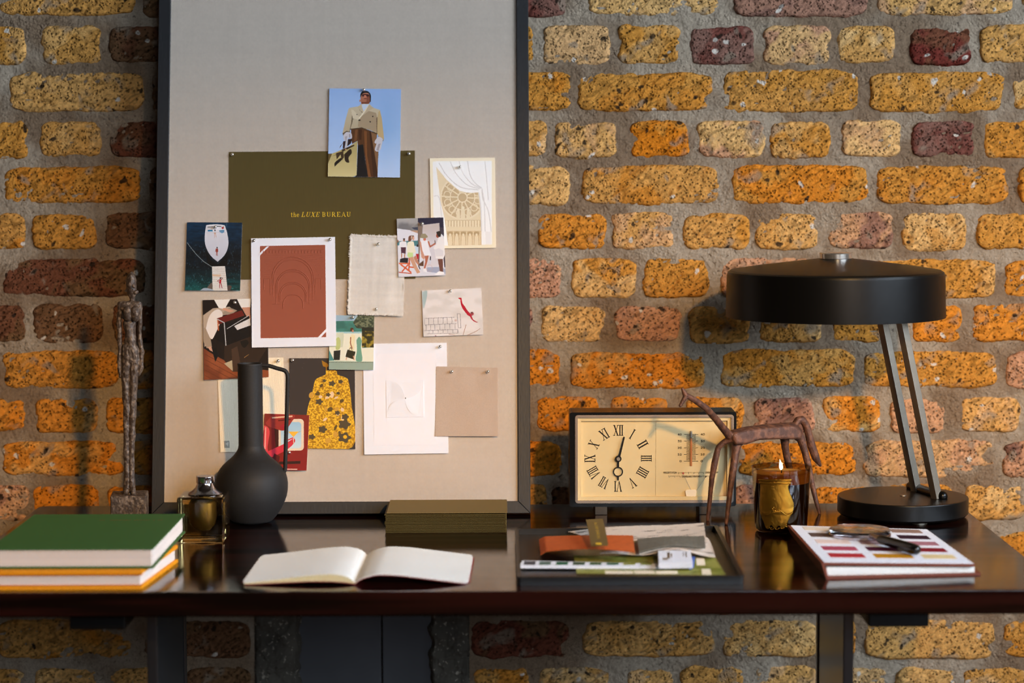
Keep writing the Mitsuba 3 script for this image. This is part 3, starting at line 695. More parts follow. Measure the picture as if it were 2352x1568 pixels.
# man in a double-breasted jacket
fr = ((117, 95), (1238, 103), (92, 1475))
c = Card('photo_print', [(757, 204), (921.5, 205.5), (919, 409), (753.5, 406.5)], 2, curl=.0016); c.sheet('__paper', 'paper_white')
def sky(s, t):
    s, t = s[:, None], t[:, None]
    return np.array((150, 178, 222)) * (1 - t) + np.array((178, 200, 234)) * t - np.array((26, 16, 12)) * np.clip(1 - abs(s - .8) * 2.5, 0, 1) * np.clip(1 - abs(t - .45) * 2, 0, 1)
c.print([(full(fr), sky),
 ([(92, 1130), (150, 1120), (230, 1090), (330, 1045), (430, 1000), (555, 915), (540, 1455), (480, 1478), (80, 1490)], grad((.7, (176, 158, 104)), (1, (206, 190, 136)), edge=.06)),
 ([(92, 1120), (160, 1118), (100, 1260), (90, 1300)], (96, 78, 42)),
 ([(455, 735), (620, 715), (860, 800), (850, 930), (880, 1090), (870, 1300), (865, 1500), (715, 1500), (640, 975), (560, 985), (555, 915), (470, 965), (455, 870)], grad((.4, (88, 54, 28)), (1, (74, 42, 22)))),
 ([(560, 985), (640, 970), (680, 1260), (722, 1500), (480, 1500), (540, 1450)], (16, 16, 20)),
 ([(655, 760), (700, 765), (705, 1150), (770, 1500), (722, 1500), (672, 1100)], (118, 72, 38)), ([(740, 770), (765, 775), (850, 1260), (862, 1500), (800, 1500)], (60, 34, 18)), ([(765, 775), (850, 815), (875, 1100), (866, 1400)], (128, 92, 62)),
 ([(520, 740), (560, 735), (545, 900), (500, 930)], (112, 70, 40)), ([(570, 735), (625, 735), (615, 900), (575, 900)], (66, 36, 18)),
 ([(435, 400), (570, 375), (620, 335), (740, 335), (800, 395), (905, 430), (935, 560), (968, 880), (955, 918), (880, 838), (860, 800), (760, 750), (620, 712), (440, 738), (437, 775), (385, 762), (332, 835), (322, 800), (365, 600), (415, 420)], grad((.2, (196, 180, 152)), (.55, (176, 158, 128)))),
 ([(470, 500), (492, 560), (470, 650), (440, 738), (437, 775), (425, 775), (455, 640)], (112, 96, 74)), ([(560, 690), (572, 590), (700, 440), (850, 480), (858, 560), (848, 780), (740, 742), (620, 712)], (164, 142, 114)),
 ([(868, 560), (880, 470), (905, 430), (935, 560), (968, 880), (880, 838), (858, 800)], (188, 162, 118)), ([(850, 560), (866, 540), (862, 800), (852, 790)], (104, 82, 58)), ([(440, 728), (620, 705), (862, 795), (862, 812), (625, 722), (440, 744)], (72, 52, 36)),
 ([(455, 420), (500, 440), (600, 560), (575, 590), (480, 560)], (206, 190, 162)),
 ([(620, 343), (742, 340), (705, 385), (650, 455), (628, 385)], (196, 206, 222)), ([(735, 352), (752, 362), (596, 560), (572, 562), (640, 470)], (222, 208, 180)), ([(740, 350), (812, 400), (700, 470), (640, 520)], (188, 168, 138)),
 ([(560, 378), (615, 350), (640, 470), (560, 400)], (190, 172, 142)), ([(575, 420), (632, 470), (628, 480)], (90, 76, 58)), ([(322, 800), (385, 760), (440, 776), (430, 792), (385, 780), (335, 840)], (92, 78, 60)), ([(880, 835), (960, 905), (952, 922), (875, 850)], (92, 76, 56)),
 (ell(586, 592, 17, 12), (28, 22, 20)), (ell(752, 617, 13, 11), (40, 32, 28)), (ell(793, 533, 12, 10), (40, 32, 28)), (ell(546, 506, 8, 9), (60, 50, 42)),
 ([(605, 240), (625, 180), (660, 155), (715, 155), (752, 210), (750, 290), (738, 335), (615, 338), (603, 290)], (168, 106, 80)), ([(700, 190), (752, 210), (750, 290), (738, 335), (690, 335), (700, 270)], (132, 74, 56)), ([(618, 310), (738, 305), (736, 336), (618, 338)], (120, 66, 48)),
 ([(625, 188), (675, 182), (740, 190), (738, 222), (690, 218), (668, 222), (628, 220)], (66, 30, 28)), ([(660, 200), (690, 200), (700, 238), (655, 240)], (190, 116, 92)), (ell(678, 254, 22, 7), (104, 46, 42)), (ell(594, 287, 9, 18), (176, 116, 96)), (ell(757, 290, 8, 16), (160, 90, 70)),
 (curve([(598, 250), (606, 172), (652, 132), (715, 138), (760, 185), (766, 260), (748, 330), (748, 222), (722, 168), (655, 168), (622, 196)]), (18, 16, 20)),
 (curve([(338, 822), (380, 782), (440, 786), (468, 826), (462, 884), (425, 868), (378, 916), (338, 892)]), (196, 190, 196)), ([(425, 812), (440, 808), (440, 868), (426, 866)], (140, 130, 136)), ([(360, 850), (395, 845), (380, 910), (370, 912)], (160, 152, 156)),
 (curve([(815, 935), (850, 880), (892, 848), (948, 890), (936, 960), (910, 1050), (862, 1082), (824, 1050), (850, 960), (832, 955)]), (196, 192, 198)), ([(880, 960), (915, 955), (880, 1070), (850, 1060)], (160, 150, 156)),
 ([(330, 925), (372, 918), (355, 1030), (325, 1045)], (48, 30, 30)), ([(345, 925), (270, 1045), (285, 1000)], (70, 40, 42)), ([(408, 890), (470, 882), (452, 958), (395, 1002)], (40, 24, 22)), ([(375, 915), (400, 905), (392, 1010), (365, 1025)], (196, 184, 176)),
 ([(140, 1160), (260, 1120), (355, 1085), (300, 1120)], (60, 48, 28)), (curve([(198, 1322), (200, 1262), (260, 1205), (330, 1170), (300, 1225), (240, 1280)]), (30, 24, 18)), (curve([(345, 1130), (440, 1045), (465, 1105), (415, 1180), (425, 1255), (365, 1235)]), (44, 32, 20)), ([(300, 1060), (500, 975), (505, 995), (330, 1085)], (52, 38, 24)), ([(220, 1110), (330, 1075), (345, 1170), (310, 1225), (290, 1130), (230, 1210)], (64, 48, 30)), (ell(372, 1050, 14, 10), (190, 140, 100))], fr)
tag(c.key, 'photograph of a man in a cream double-breasted jacket carrying a gift bag under blue sky', 'photograph', 'photographs on the pin board')

# boat from above
fr = ((92, 95), (1195, 102), (55, 1465))
c = Card('photo_print', [(430.5, 511), (557, 512), (552.5, 668.5), (426.5, 668)], 2, curl=.0022); c.sheet('__paper', 'paper_white')
def sea(s, t):
    n = meshkit.fbm(np.stack([s * 6 + 3, t * 30, 0 * s + 1], -1), 3)[:, None]; m = meshkit.noise(np.stack([s * 70, t * 90, 0 * s + 4], -1))[:, None]
    c0 = np.stack([np.interp(t, (0, .22, .45, .65, .85, 1), v) for v in ((10, 7, 4, 4, 8, 12), (44, 34, 14, 16, 44, 66), (70, 54, 22, 24, 48, 64))], -1)
    return c0 * (.55 + .9 * n) + np.array((80, 100, 110)) * np.clip(m - .80, 0, 1) * 3.4 * (t > .3)[:, None]
sea.edge = .018
sh = [(full(fr), sea), (curve([(470, 560), (520, 780), (705, 930), (880, 760), (900, 880), (860, 985), (600, 985), (500, 900)]), (3, 6, 9)),
 (line([(90, 500), (170, 610), (290, 755), (420, 882), (590, 992)], 9), (130, 142, 146)), (line([(882, 105), (884, 200)], 6), (70, 110, 130)),
 (Polygon(np.vstack([spline([(475, 155), (560, 142), (680, 136), (770, 142), (845, 156)], 20), spline([(845, 156), (884, 270), (914, 420), (918, 545), (886, 670), (822, 780), (705, 890)], 30), spline([(705, 890), (600, 805), (520, 700), (464, 575), (444, 440), (452, 290), (475, 155)], 30)])), grad((.05, (214, 214, 222)), (.6, (186, 188, 202)))),
 (line([(490, 300), (865, 305)], 4), (150, 150, 160)), ([(505, 248), (600, 248), (605, 280), (503, 282)], (40, 116, 160)), ([(730, 255), (835, 245), (838, 290), (790, 320), (735, 280)], (96, 140, 176)),
 ([(495, 185), (640, 175), (640, 190), (500, 206)], (120, 120, 120)), ([(660, 165), (780, 172), (780, 186), (662, 188)], (60, 60, 64)), (ell(805, 210, 26, 18), (150, 34, 34)), (ell(815, 185, 10, 12), (110, 50, 44)),
 ([(630, 300), (665, 295), (668, 330), (632, 328)], (186, 150, 130)), (ell(650, 258, 13, 18), (28, 22, 24)), (line([(645, 330), (637, 405)], 9), (190, 150, 130)), (line([(660, 330), (676, 400)], 9), (190, 150, 130)), (ell(640, 212, 20, 12), (140, 140, 110)),
 ([(668, 622), (712, 622), (716, 690), (700, 690), (704, 770), (694, 772), (690, 700), (684, 770), (674, 768), (676, 690), (656, 690)], (140, 62, 52)), (ell(692, 604, 13, 14), (50, 26, 26)),
 ([(592, 985), (852, 978), (908, 1470), (605, 1472)], (214, 210, 206))]
for i in range(12):
    y = 1015 + i * 38; sh.append((line([(594 + i, y + 2), (854 + i * 4.3, y)], 5), (160, 150, 142)))
sh += [([(596, 1140), (780, 1150), (760, 1190), (598, 1180)], (206, 176, 150)), ([(745, 1242), (780, 1245), (775, 1322), (736, 1322)], (164, 24, 40)), (line([(745, 1250), (702, 1275), (738, 1300)], 12), (150, 40, 44)), (line([(775, 1250), (808, 1222), (780, 1208)], 12), (120, 60, 56)), (ell(762, 1220, 16, 18), (40, 22, 24)),
 (line([(748, 1322), (748, 1420)], 14), (140, 44, 44)), (line([(770, 1322), (798, 1420)], 15), (140, 44, 44)), (curve([(500, 1400), (590, 1310), (600, 1440), (520, 1430)]), (96, 84, 76)), (curve([(905, 1360), (985, 1380), (960, 1460), (908, 1465)]), (80, 66, 60)), (curve([(360, 1460), (450, 1415), (600, 1445), (605, 1480), (380, 1480)]), (150, 164, 180))]
c.print(sh, fr); tag(c.key, 'photograph of a white boat seen from above beside a jetty in dark blue sea', 'photograph', 'photographs on the pin board')

# people in white on a boat deck
fr = ((112, 130), (1163, 100), (155, 1445))
c = Card('photo_print', [(911.5, 503.5), (1018.5, 500.5), (1024, 633.5), (916, 637.5)], 4, curl=.0022); c.sheet('__paper', 'paper_white')
c.print([(full(fr), (216, 216, 226)), ([(80, 110), (592, 100), (592, 462), (440, 395), (80, 345)], mottled((160, 158, 158), (112, 112, 116), 5, .08)), ([(440, 330), (592, 320), (592, 390), (500, 370)], (54, 62, 82)), ([(410, 400), (592, 395), (592, 460)], (176, 140, 116)),
 ([(80, 640), (602, 625), (602, 750), (80, 730)], (66, 122, 132)), ([(80, 1060), (1250, 1060), (1250, 1460), (100, 1480)], (212, 212, 222)),
 ([(588, 100), (1240, 80), (1240, 1230), (1180, 1240), (1150, 960), (1200, 560), (1080, 440), (1072, 228), (700, 272), (690, 470), (640, 560), (620, 1190), (588, 1185)], (52, 48, 66)), ([(590, 105), (1200, 80), (1190, 330), (1085, 330), (1072, 228), (695, 268), (600, 220)], (16, 22, 54)), ([(590, 200), (690, 280), (690, 470), (640, 560), (615, 1180), (605, 1180), (595, 600)], (124, 108, 98)),
 ([(700, 272), (1072, 232), (1085, 560), (1055, 1215), (790, 1205), (780, 480), (700, 470)], grad((.1, (188, 176, 172)), (.5, (206, 202, 210)))), ([(790, 1230), (1060, 1225), (1250, 1290), (1250, 1400), (780, 1330)], (156, 164, 188)), ([(620, 1150), (715, 1070), (715, 1205), (620, 1200)], (90, 62, 48)),
 ([(175, 660), (235, 640), (330, 650), (345, 770), (210, 780), (180, 770), (165, 850)], (228, 226, 232)), ([(205, 775), (320, 775), (312, 928), (272, 912), (240, 900), (215, 930)], (74, 40, 60)), ([(210, 930), (240, 920), (235, 1015), (215, 1015)], (176, 122, 98)), ([(275, 925), (306, 928), (300, 1020), (280, 1020)], (176, 122, 98)), (ell(278, 612, 22, 34), (150, 96, 76)), (ell(277, 590, 25, 18), (42, 30, 30)), (ell(140, 640, 18, 30), (150, 100, 80)),
 ([(530, 760), (600, 740), (600, 930), (535, 920)], (196, 214, 232)), ([(540, 925), (605, 925), (605, 1060), (570, 1040)], (170, 30, 44)), (ell(580, 740, 22, 30), (40, 34, 40)),
 (line([(160, 1140), (420, 1145)], 30), (206, 96, 60)), (line([(200, 1160), (440, 1350)], 34), (206, 96, 60)), (line([(370, 1165), (230, 1330)], 30), (196, 88, 56)), (line([(395, 1010), (385, 1300)], 30), (196, 84, 52)), (line([(160, 1340), (450, 1370)], 22), (176, 74, 50)), (line([(400, 1220), (540, 1240)], 30), (190, 84, 56)),
 ([(190, 1040), (260, 1015), (372, 1015), (362, 1130), (180, 1118)], (20, 22, 36)),
 ([(385, 1000), (480, 985), (560, 1200), (640, 1345), (570, 1372), (470, 1200)], (196, 150, 124)), ([(490, 1000), (540, 960), (610, 1130), (600, 1190), (540, 1120)], (178, 124, 100)), (line([(600, 1190), (635, 1275)], 22), (24, 22, 28)),
 (curve([(350, 670), (430, 640), (495, 660), (512, 770), (540, 880), (520, 900), (430, 905), (345, 885)]), (228, 222, 200)), ([(365, 890), (480, 900), (482, 990), (390, 1012), (348, 970)], (192, 216, 150)), (curve([(370, 640), (380, 540), (430, 510), (495, 515), (500, 560), (450, 600), (420, 640)]), (112, 72, 58)), (ell(488, 575, 24, 45), (206, 162, 142)), ([(440, 520), (460, 515), (450, 590), (435, 585)], (226, 216, 206)),
 ([(650, 640), (700, 620), (810, 628), (832, 780), (882, 962), (650, 972), (662, 780)], (230, 230, 238)), ([(622, 650), (655, 645), (690, 850), (745, 1000), (720, 1060), (665, 1000)], (196, 144, 124)), (line([(820, 640), (862, 765), (985, 690)], 34), (172, 102, 82)), ([(740, 970), (832, 965), (785, 1160), (745, 1275), (715, 1262), (752, 1100)], (172, 100, 80)), (ell(740, 595, 32, 36), (196, 112, 92)), (curve([(638, 565), (668, 480), (720, 468), (766, 480), (812, 545), (740, 576), (690, 572)]), (146, 136, 110)), ([(712, 1262), (760, 1255), (802, 1350), (710, 1322)], (232, 230, 234)),
 (line([(868, 985), (866, 1070)], 24), (16, 24, 44)), (line([(866, 1070), (862, 1160)], 16), (200, 204, 220)), (ell(845, 1250, 70, 78).difference(ell(845, 1250, 64, 72)), (190, 150, 150)),
 ([(1030, 1045), (1145, 1045), (1150, 1335), (1080, 1335)], (104, 64, 56)), ([(1060, 535), (1150, 545), (1200, 640), (1195, 950), (1155, 1042), (990, 1032), (958, 830), (938, 790), (1000, 700)], (230, 226, 226)), ([(960, 830), (1060, 800), (1160, 860), (1160, 980), (990, 985)], (214, 210, 214)), (ell(1030, 515, 34, 50), (140, 66, 50)), (curve([(998, 440), (1030, 418), (1085, 415), (1108, 470), (1095, 540), (1045, 535), (1020, 480)]), (22, 18, 24)), ([(958, 1395), (1062, 1322), (1175, 1345), (1175, 1390), (1000, 1408)], (238, 236, 238)), (line([(975, 690), (970, 620)], 18), (80, 56, 50))], fr)
tag(c.key, 'photograph of four people in white summer clothes beside an orange folding chair', 'photograph', 'photographs on the pin board')

# red diver
fr = ((112, 210), (1755, 140), (155, 1490))
c = Card('drawing_print', [(969, 667.5), (1105.5, 661.5), (1110.5, 769), (973, 773.5)], 1, curl=.0022, bow=.0004); c.sheet('__paper', 'paper_white')
sh = [(full(fr), mottled((220, 214, 212), (206, 200, 196), 5, .06)), (curve([(120, 250), (255, 215), (245, 420), (165, 700), (135, 560)]), (164, 182, 182))]
ln = [[(205, 985), (1015, 945)], [(180, 1168), (1070, 1120)], [(160, 1325), (1090, 1285)], [(250, 1415), (1120, 1385)], [(1080, 850), (1165, 850), (1185, 1240), (1110, 1240), (1080, 850)], [(1090, 1285), (1120, 1385)]]
for xs, y0, y1 in (((180, 295, 430, 555, 690, 805, 935), 980, 1150), ((225, 350, 465, 605, 740, 875, 1020), 1155, 1312), ((310, 415, 560, 690, 815, 960, 1090), 1310, 1405)):
    for i, x in enumerate(xs): ln.append([(x, y0 - (x - 200) * .045), (x + 3, y1 - (x - 200) * .035)])
for l in ln: sh.append((line(l, 9), (84, 78, 88)))
for l in ([(1325, 1155), (1270, 1330), (1240, 1450)], [(1710, 1255), (1600, 1330), (1470, 1390), (1340, 1450)], [(850, 1415), (980, 1435), (1045, 1475)]): sh.append((line(l, 13), (150, 108, 84)))
sh += [(ell(485, 1462, 14), (120, 20, 40)), (ell(1040, 1035, 36, 30), (196, 172, 164)), (Polygon([(1105, 425), (1150, 405), (1205, 415), (1215, 480), (1228, 560), (1290, 640), (1332, 712), (1390, 790), (1440, 838), (1472, 862), (1492, 950), (1522, 1010), (1600, 1060), (1668, 1092), (1600, 1088), (1520, 1048), (1466, 990), (1430, 922), (1370, 892), (1300, 802), (1230, 705), (1190, 612), (1174, 505), (1180, 462)]), grad((.3, (176, 26, 44)), (.8, (168, 52, 60)), edge=.05)), (ell(1495, 850, 44, 52), (158, 74, 78)), (ell(1490, 822, 40, 24), (110, 60, 60))]
c.print(sh, fr, m='print_matte'); tag(c.key, 'drawing of a red diver above a row of outlined stone blocks', 'drawing')

# seated people with a chair
fr = ((72, 82), (497, 70), (82, 595))
c = Card('photo_print', [(466, 689.5), (614, 685), (618, 866.5), (469.5, 873)], 1, curl=.0026); c.sheet('__paper', 'paper_white')
sh = [(full(fr), (24, 15, 13)), ([(60, 380), (140, 430), (215, 470), (300, 520), (520, 540), (520, 620), (60, 620)], mottled((140, 74, 44), (112, 56, 34), 6, .05))]
for i in range(6): sh.append((line([(70, 420 + i * 34), (330, 560 + i * 34)], 3), (90, 44, 26)))
sh += [([(75, 180), (140, 135), (250, 125), (285, 160), (150, 195), (125, 335), (85, 385), (76, 250)], (176, 156, 136)), ([(74, 260), (112, 262), (134, 385), (100, 392), (75, 345)], (156, 136, 116)), ([(250, 130), (300, 150), (260, 175), (180, 180)], (150, 132, 114)),
 (curve([(93, 265), (118, 182), (170, 142), (204, 180), (155, 300), (128, 332)]), (222, 212, 204)), ([(145, 76), (255, 74), (216, 142), (178, 132)], (230, 226, 220)), ([(296, 72), (390, 70), (386, 132), (330, 137)], (222, 218, 212)), ([(212, 132), (285, 152), (250, 162), (198, 142)], (198, 146, 120)), ([(328, 130), (384, 128), (388, 215), (364, 192)], (190, 136, 112)),
 ([(165, 200), (330, 148), (348, 182), (180, 238)], (100, 28, 22)), ([(200, 240), (380, 185), (386, 330), (240, 380), (150, 330)], (14, 10, 12)), (line([(168, 205), (214, 228), (226, 380)], 6), (178, 176, 178)), (line([(232, 268), (380, 180)], 4), (180, 176, 176)), (line([(172, 210), (176, 280)], 8), (176, 92, 52)), ([(280, 250), (384, 200), (388, 246), (300, 276)], (212, 208, 206)),
 ([(134, 405), (160, 390), (176, 440), (156, 480)], (10, 10, 12)), ([(105, 385), (128, 380), (140, 415), (120, 405)], (196, 150, 128)), ([(215, 380), (385, 320), (505, 380), (400, 545), (270, 545), (214, 470)], (44, 30, 22)), ([(214, 492), (266, 470), (272, 542)], (176, 158, 128)), ([(262, 400), (300, 380), (330, 540), (272, 545)], (66, 46, 34)), (line([(345, 455), (375, 435)], 3), (150, 110, 60)), (curve([(320, 350), (360, 340), (375, 360), (350, 390), (330, 380)]), (16, 12, 10))]
c.print(sh, fr); tag(c.key, 'photograph of seated people with a tubular chair on a brown wooden floor', 'photograph', 'photographs on the pin board')

# woman with a bag by a teal wall
fr = ((890, 178), (1176, 183), (886, 527))
c = Card('photo_print', [(757.5, 724), (860, 725.5), (858, 850.5), (756, 849)], 2, curl=.0022); c.sheet('__paper', 'paper_white')
c.print([(full(fr), mottled((66, 132, 120), (48, 104, 96), 4, .06)), ([(880, 170), (1085, 178), (1080, 215), (880, 217)], (146, 172, 190)), ([(1080, 170), (1190, 175), (1190, 280), (1062, 262), (1040, 225)], mottled((44, 58, 44), (112, 118, 92), 26, .02)), ([(880, 290), (1100, 290), (1100, 390), (1190, 385), (1190, 478), (880, 472)], (222, 222, 204)), ([(880, 285), (1100, 285), (1100, 296), (880, 296)], (150, 190, 196)), ([(880, 290), (980, 290), (982, 320), (975, 385), (880, 385)], (196, 202, 180)),
 ([(1097, 260), (1190, 262), (1190, 388), (1097, 385)], mottled((40, 38, 14), (150, 130, 44), 16, .02, lo=.4, hi=.6)), ([(1097, 258), (1190, 258), (1190, 285), (1097, 280)], (24, 32, 24)), ([(880, 470), (1190, 478), (1190, 540), (880, 540)], (160, 176, 160)), (line([(880, 481), (1180, 483)], 3), (70, 84, 76)), ([(880, 484), (1190, 486), (1190, 540), (880, 540)], (140, 160, 148)), ([(886, 400), (920, 470), (886, 470)], (70, 130, 128)),
 (curve([(1062, 340), (1080, 318), (1096, 345), (1092, 390), (1100, 470), (1060, 470), (1066, 400)]), (104, 154, 134)), ([(1020, 315), (1034, 300), (1054, 310), (1048, 400), (1042, 440), (1012, 430)], (224, 214, 176)), (ell(1033, 272, 11, 13), (72, 46, 32)), (ell(1039, 280, 6, 9), (178, 124, 96)), (line([(1026, 320), (1024, 360), (1036, 395)], 7), (150, 96, 70)), ([(1005, 400), (1057, 414), (1045, 463), (992, 446)], (34, 34, 20)), (line([(1012, 404), (1026, 385), (1036, 408)], 3), (34, 34, 20)), ([(998, 450), (1004, 448), (998, 466), (992, 464)], (190, 140, 110)), ([(1040, 440), (1048, 440), (1052, 468), (1046, 468)], (190, 140, 110)),
 ([(917, 408), (960, 403), (956, 467), (916, 467)], (24, 30, 30)), (curve([(932, 330), (948, 320), (960, 345), (955, 395), (930, 396)]), (176, 186, 122))], fr)
tag(c.key, 'photograph of a woman in a pale dress by a white and teal wall', 'photograph', 'photographs on the pin board')

# dress of gold flowers on a dark card
fr = ((628, 455), (1052, 455), (632, 1035))
c = Card('dress_card', [(664.5, 822.5), (815, 822.5), (816.5, 1031.5), (665.5, 1029.5)], 0, curl=.0022); c.sheet('__card', 'paper_white')
gold = mottled((232, 184, 52), (164, 116, 30), 62, .011, 3, .40, .60)
sh = [(full(fr), (62, 54, 50)), (curve([(838, 468), (850, 476), (876, 490), (882, 505), (872, 514), (872, 540), (864, 540), (864, 514), (846, 505)]), (160, 112, 34)),
 (Polygon(spline([(865, 535), (930, 535), (942, 560), (990, 578), (1012, 604), (1030, 740), (1038, 1020), (735, 1028), (745, 800), (775, 690), (795, 600), (830, 575), (862, 560), (865, 535)], 80)), gold)]
for q in range(26):
    x, y = 770 + rng.random() * 240, 600 + rng.random() * 400
    sh.append((ell(x, y, 10 + rng.random() * 12, 6 + rng.random() * 10, rng.random() * 180), ((222, 190, 150), (96, 76, 40), (200, 150, 60))[q % 3]))
for x, y, r in ((905, 618, 20), (822, 735, 22), (845, 912, 26), (985, 962, 38), (985, 878, 36), (945, 680, 12), (960, 605, 15), (990, 830, 22), (880, 690, 14), (855, 600, 12), (775, 960, 20), (940, 805, 16)):
    sh.append((Polygon([(x + r * (1 + .2 * math.cos(5 * a)) * math.cos(a), y + r * .8 * (1 + .2 * math.cos(5 * a)) * math.sin(a)) for a in np.linspace(0, 2 * math.pi, 30)[:-1]]), (84, 72, 52)))
sh.append((ell(990, 958, 13, 12), (224, 170, 40)))
c.print(sh, fr, m='print_matte'); tag(c.key, 'charcoal card with a dress cut from gold flowered paper', 'card')

# red picture with a cocktail glass
fr = ((473, 812), (757, 823), (455, 1175))
c = Card('photo_print', [(608.5, 950), (711, 953.5), (705, 1081), (602, 1079.5)], 3, curl=.0026); c.sheet('__paper', 'paper_white')
c.print([(full(fr), grad((0, (122, 34, 24)), (1, (132, 22, 24)))), ([(535, 900), (560, 870), (575, 1040), (545, 1060)], (60, 20, 16)), (sbox(562, 848, 722, 1054).buffer(-22).buffer(22), (222, 204, 182)), (sbox(576, 868, 706, 1040).buffer(-20).buffer(20), grad((.15, (150, 188, 214)), (.6, (196, 214, 222)), edge=.06)),
 (curve([(440, 900), (480, 890), (505, 930), (492, 1040), (520, 1080), (486, 1110), (440, 1080)]), (206, 66, 70)), (line([(480, 900), (476, 1040)], 8), (232, 150, 140)), (line([(470, 920), (462, 1060)], 6), (150, 30, 40)), (curve([(480, 870), (540, 815), (660, 818), (640, 875), (596, 922), (540, 910), (492, 890)]), (150, 46, 40)), (line([(520, 840), (650, 830)], 10), (220, 170, 140)), (line([(560, 858), (640, 850)], 8), (90, 20, 20)), (ell(596, 900, 24, 20), (160, 30, 44)),
 (curve([(480, 1062), (600, 1008), (640, 985), (660, 975), (664, 1000), (610, 1050), (500, 1098)]), (200, 46, 66)), (line([(620, 985), (660, 968)], 8), (210, 60, 70)), (line([(622, 1000), (664, 990)], 8), (190, 40, 56)), ([(624, 930), (690, 930), (656, 966)], (232, 176, 60)), (line([(656, 964), (658, 1012)], 4), (216, 206, 180)), (line([(685, 936), (705, 928)], 3), (180, 160, 120)), ([(565, 1124), (700, 1122), (700, 1140), (565, 1142)], (48, 16, 16)), ([(535, 1070), (570, 1090), (560, 1160), (520, 1110)], (84, 14, 18)), (line([(560, 1172), (680, 1176)], 5), (236, 210, 200))], fr)
tag(c.key, 'red photograph of a red-gloved hand with a cocktail glass at a window', 'photograph', 'photographs on the pin board')

# cream card with a curtain and a rose window
fr = ((838, 577), (1308, 573), (850, 1226))
c = Card('embossed_card', [(987, 364), (1137, 362.5), (1139.5, 570), (991, 571.5)], 1, curl=.0016); c.sheet('__card', 'paper_cream')
sh = [(full(fr), (238, 226, 198)), ([(860, 600), (1284, 596), (1290, 1198), (868, 1204)], (240, 238, 234)),
 ([(885, 640), (962, 735), (1060, 815), (1192, 822), (1210, 1000), (1214, 1202), (972, 1206), (945, 1010), (915, 880)], (226, 208, 174))]
inner = Polygon([(889, 660), (962, 745), (1060, 822), (1186, 826), (1206, 1000), (1208, 1200), (976, 1204), (950, 1010), (920, 880)])
rose = Point(1075, 860).buffer(158, quad_segs=16).intersection(inner)
sh.append((rose, (198, 174, 136)))
for k in range(24):
    a_ = 2 * math.pi * k / 24 + .06
    sh.append((line([(1075 + 34 * math.cos(a_), 860 + 34 * math.sin(a_)), (1075 + 158 * math.cos(a_), 860 + 158 * math.sin(a_))], 8 if k % 2 == 0 else 0.1).intersection(inner), (232, 216, 184)))
    if k % 2 == 0: sh.append((Point(1075 + 112 * math.cos(a_ + .13), 860 + 112 * math.sin(a_ + .13)).buffer(27).difference(Point(1075 + 112 * math.cos(a_ + .13), 860 + 112 * math.sin(a_ + .13)).buffer(21)).intersection(rose), (230, 214, 182)))
for r0, r1 in ((30, 38), (86, 92), (150, 162)): sh.append((Point(1075, 860).buffer(r1).difference(Point(1075, 860).buffer(r0)).intersection(inner), (232, 216, 186)))
sh.append(([(948, 1022), (1208, 1022), (1209, 1070), (954, 1070)], (206, 184, 146)))
for k in range(12): sh.append((sbox(956 + k * 21, 1026, 968 + k * 21, 1070), (232, 216, 184)))
sh.append(([(954, 1070), (1210, 1070), (1211, 1100), (958, 1100)], (228, 210, 176)))
sh.append(([(958, 1100), (1211, 1100), (1213, 1202), (972, 1204)], (206, 182, 144)))
for k in range(5):
    x = 986 + k * 48; sh += [(ell(x, 1118, 20, 14), (182, 156, 116)), (ell(x, 1128, 8, 10), (232, 216, 184)), ([(x - 12, 1138), (x + 12, 1138), (x + 15, 1202), (x - 15, 1203)], (230, 212, 178)), (line([(x + 24, 1105), (x + 24, 1202)], 6), (226, 208, 172))]
for k in range(3): sh.append((ell(1045 + k * 36, 950 - (k == 1) * 14, 9, 12), (234, 220, 190))); sh.append(([(1035 + k * 36, 958 - (k == 1) * 14), (1055 + k * 36, 958 - (k == 1) * 14), (1060 + k * 36, 1016), (1030 + k * 36, 1016)], (230, 214, 182)))
curt = Polygon(np.vstack([[(880, 598), (1285, 596), (1288, 1112), (1232, 1150), (1206, 880), (1192, 822)], spline([(1192, 822), (1120, 826), (1050, 806), (985, 752), (935, 690), (880, 598)], 20)]))
sh.append((curt, (242, 241, 239)))
for pts, w in (([(905, 610), (960, 700), (1060, 785), (1190, 805)], 5), ([(985, 600), (1030, 690), (1110, 770), (1200, 798)], 4), ([(1050, 600), (1075, 680), (1140, 760), (1212, 795)], 4), ([(1110, 598), (1130, 700), (1170, 760), (1214, 792)], 5), ([(1216, 798), (1222, 870), (1262, 960), (1284, 1105)], 5), ([(1215, 800), (1232, 900), (1240, 1105)], 4), ([(1235, 600), (1250, 740), (1262, 880)], 4), ([(1192, 822), (1207, 930), (1214, 1100)], 5)):
    sh.append((line(spline(pts, 24), w + 2), (214, 211, 208)))
sh += [(Polygon(np.vstack([[(862, 605)], spline([(882, 620), (892, 760), (918, 900), (945, 1080), (972, 1205)], 24), [(868, 1205)]])), (238, 236, 232)), (line(spline([(866, 850), (905, 860), (925, 1000), (940, 1200)], 20), 6), (218, 214, 210)), ([(1240, 1105), (1284, 1105), (1286, 1196), (1246, 1198)], (234, 231, 228))]
c.print(sh, fr, m='print_matte'); tag(c.key, 'cream card showing a white curtain drawn from a rose window', 'card')

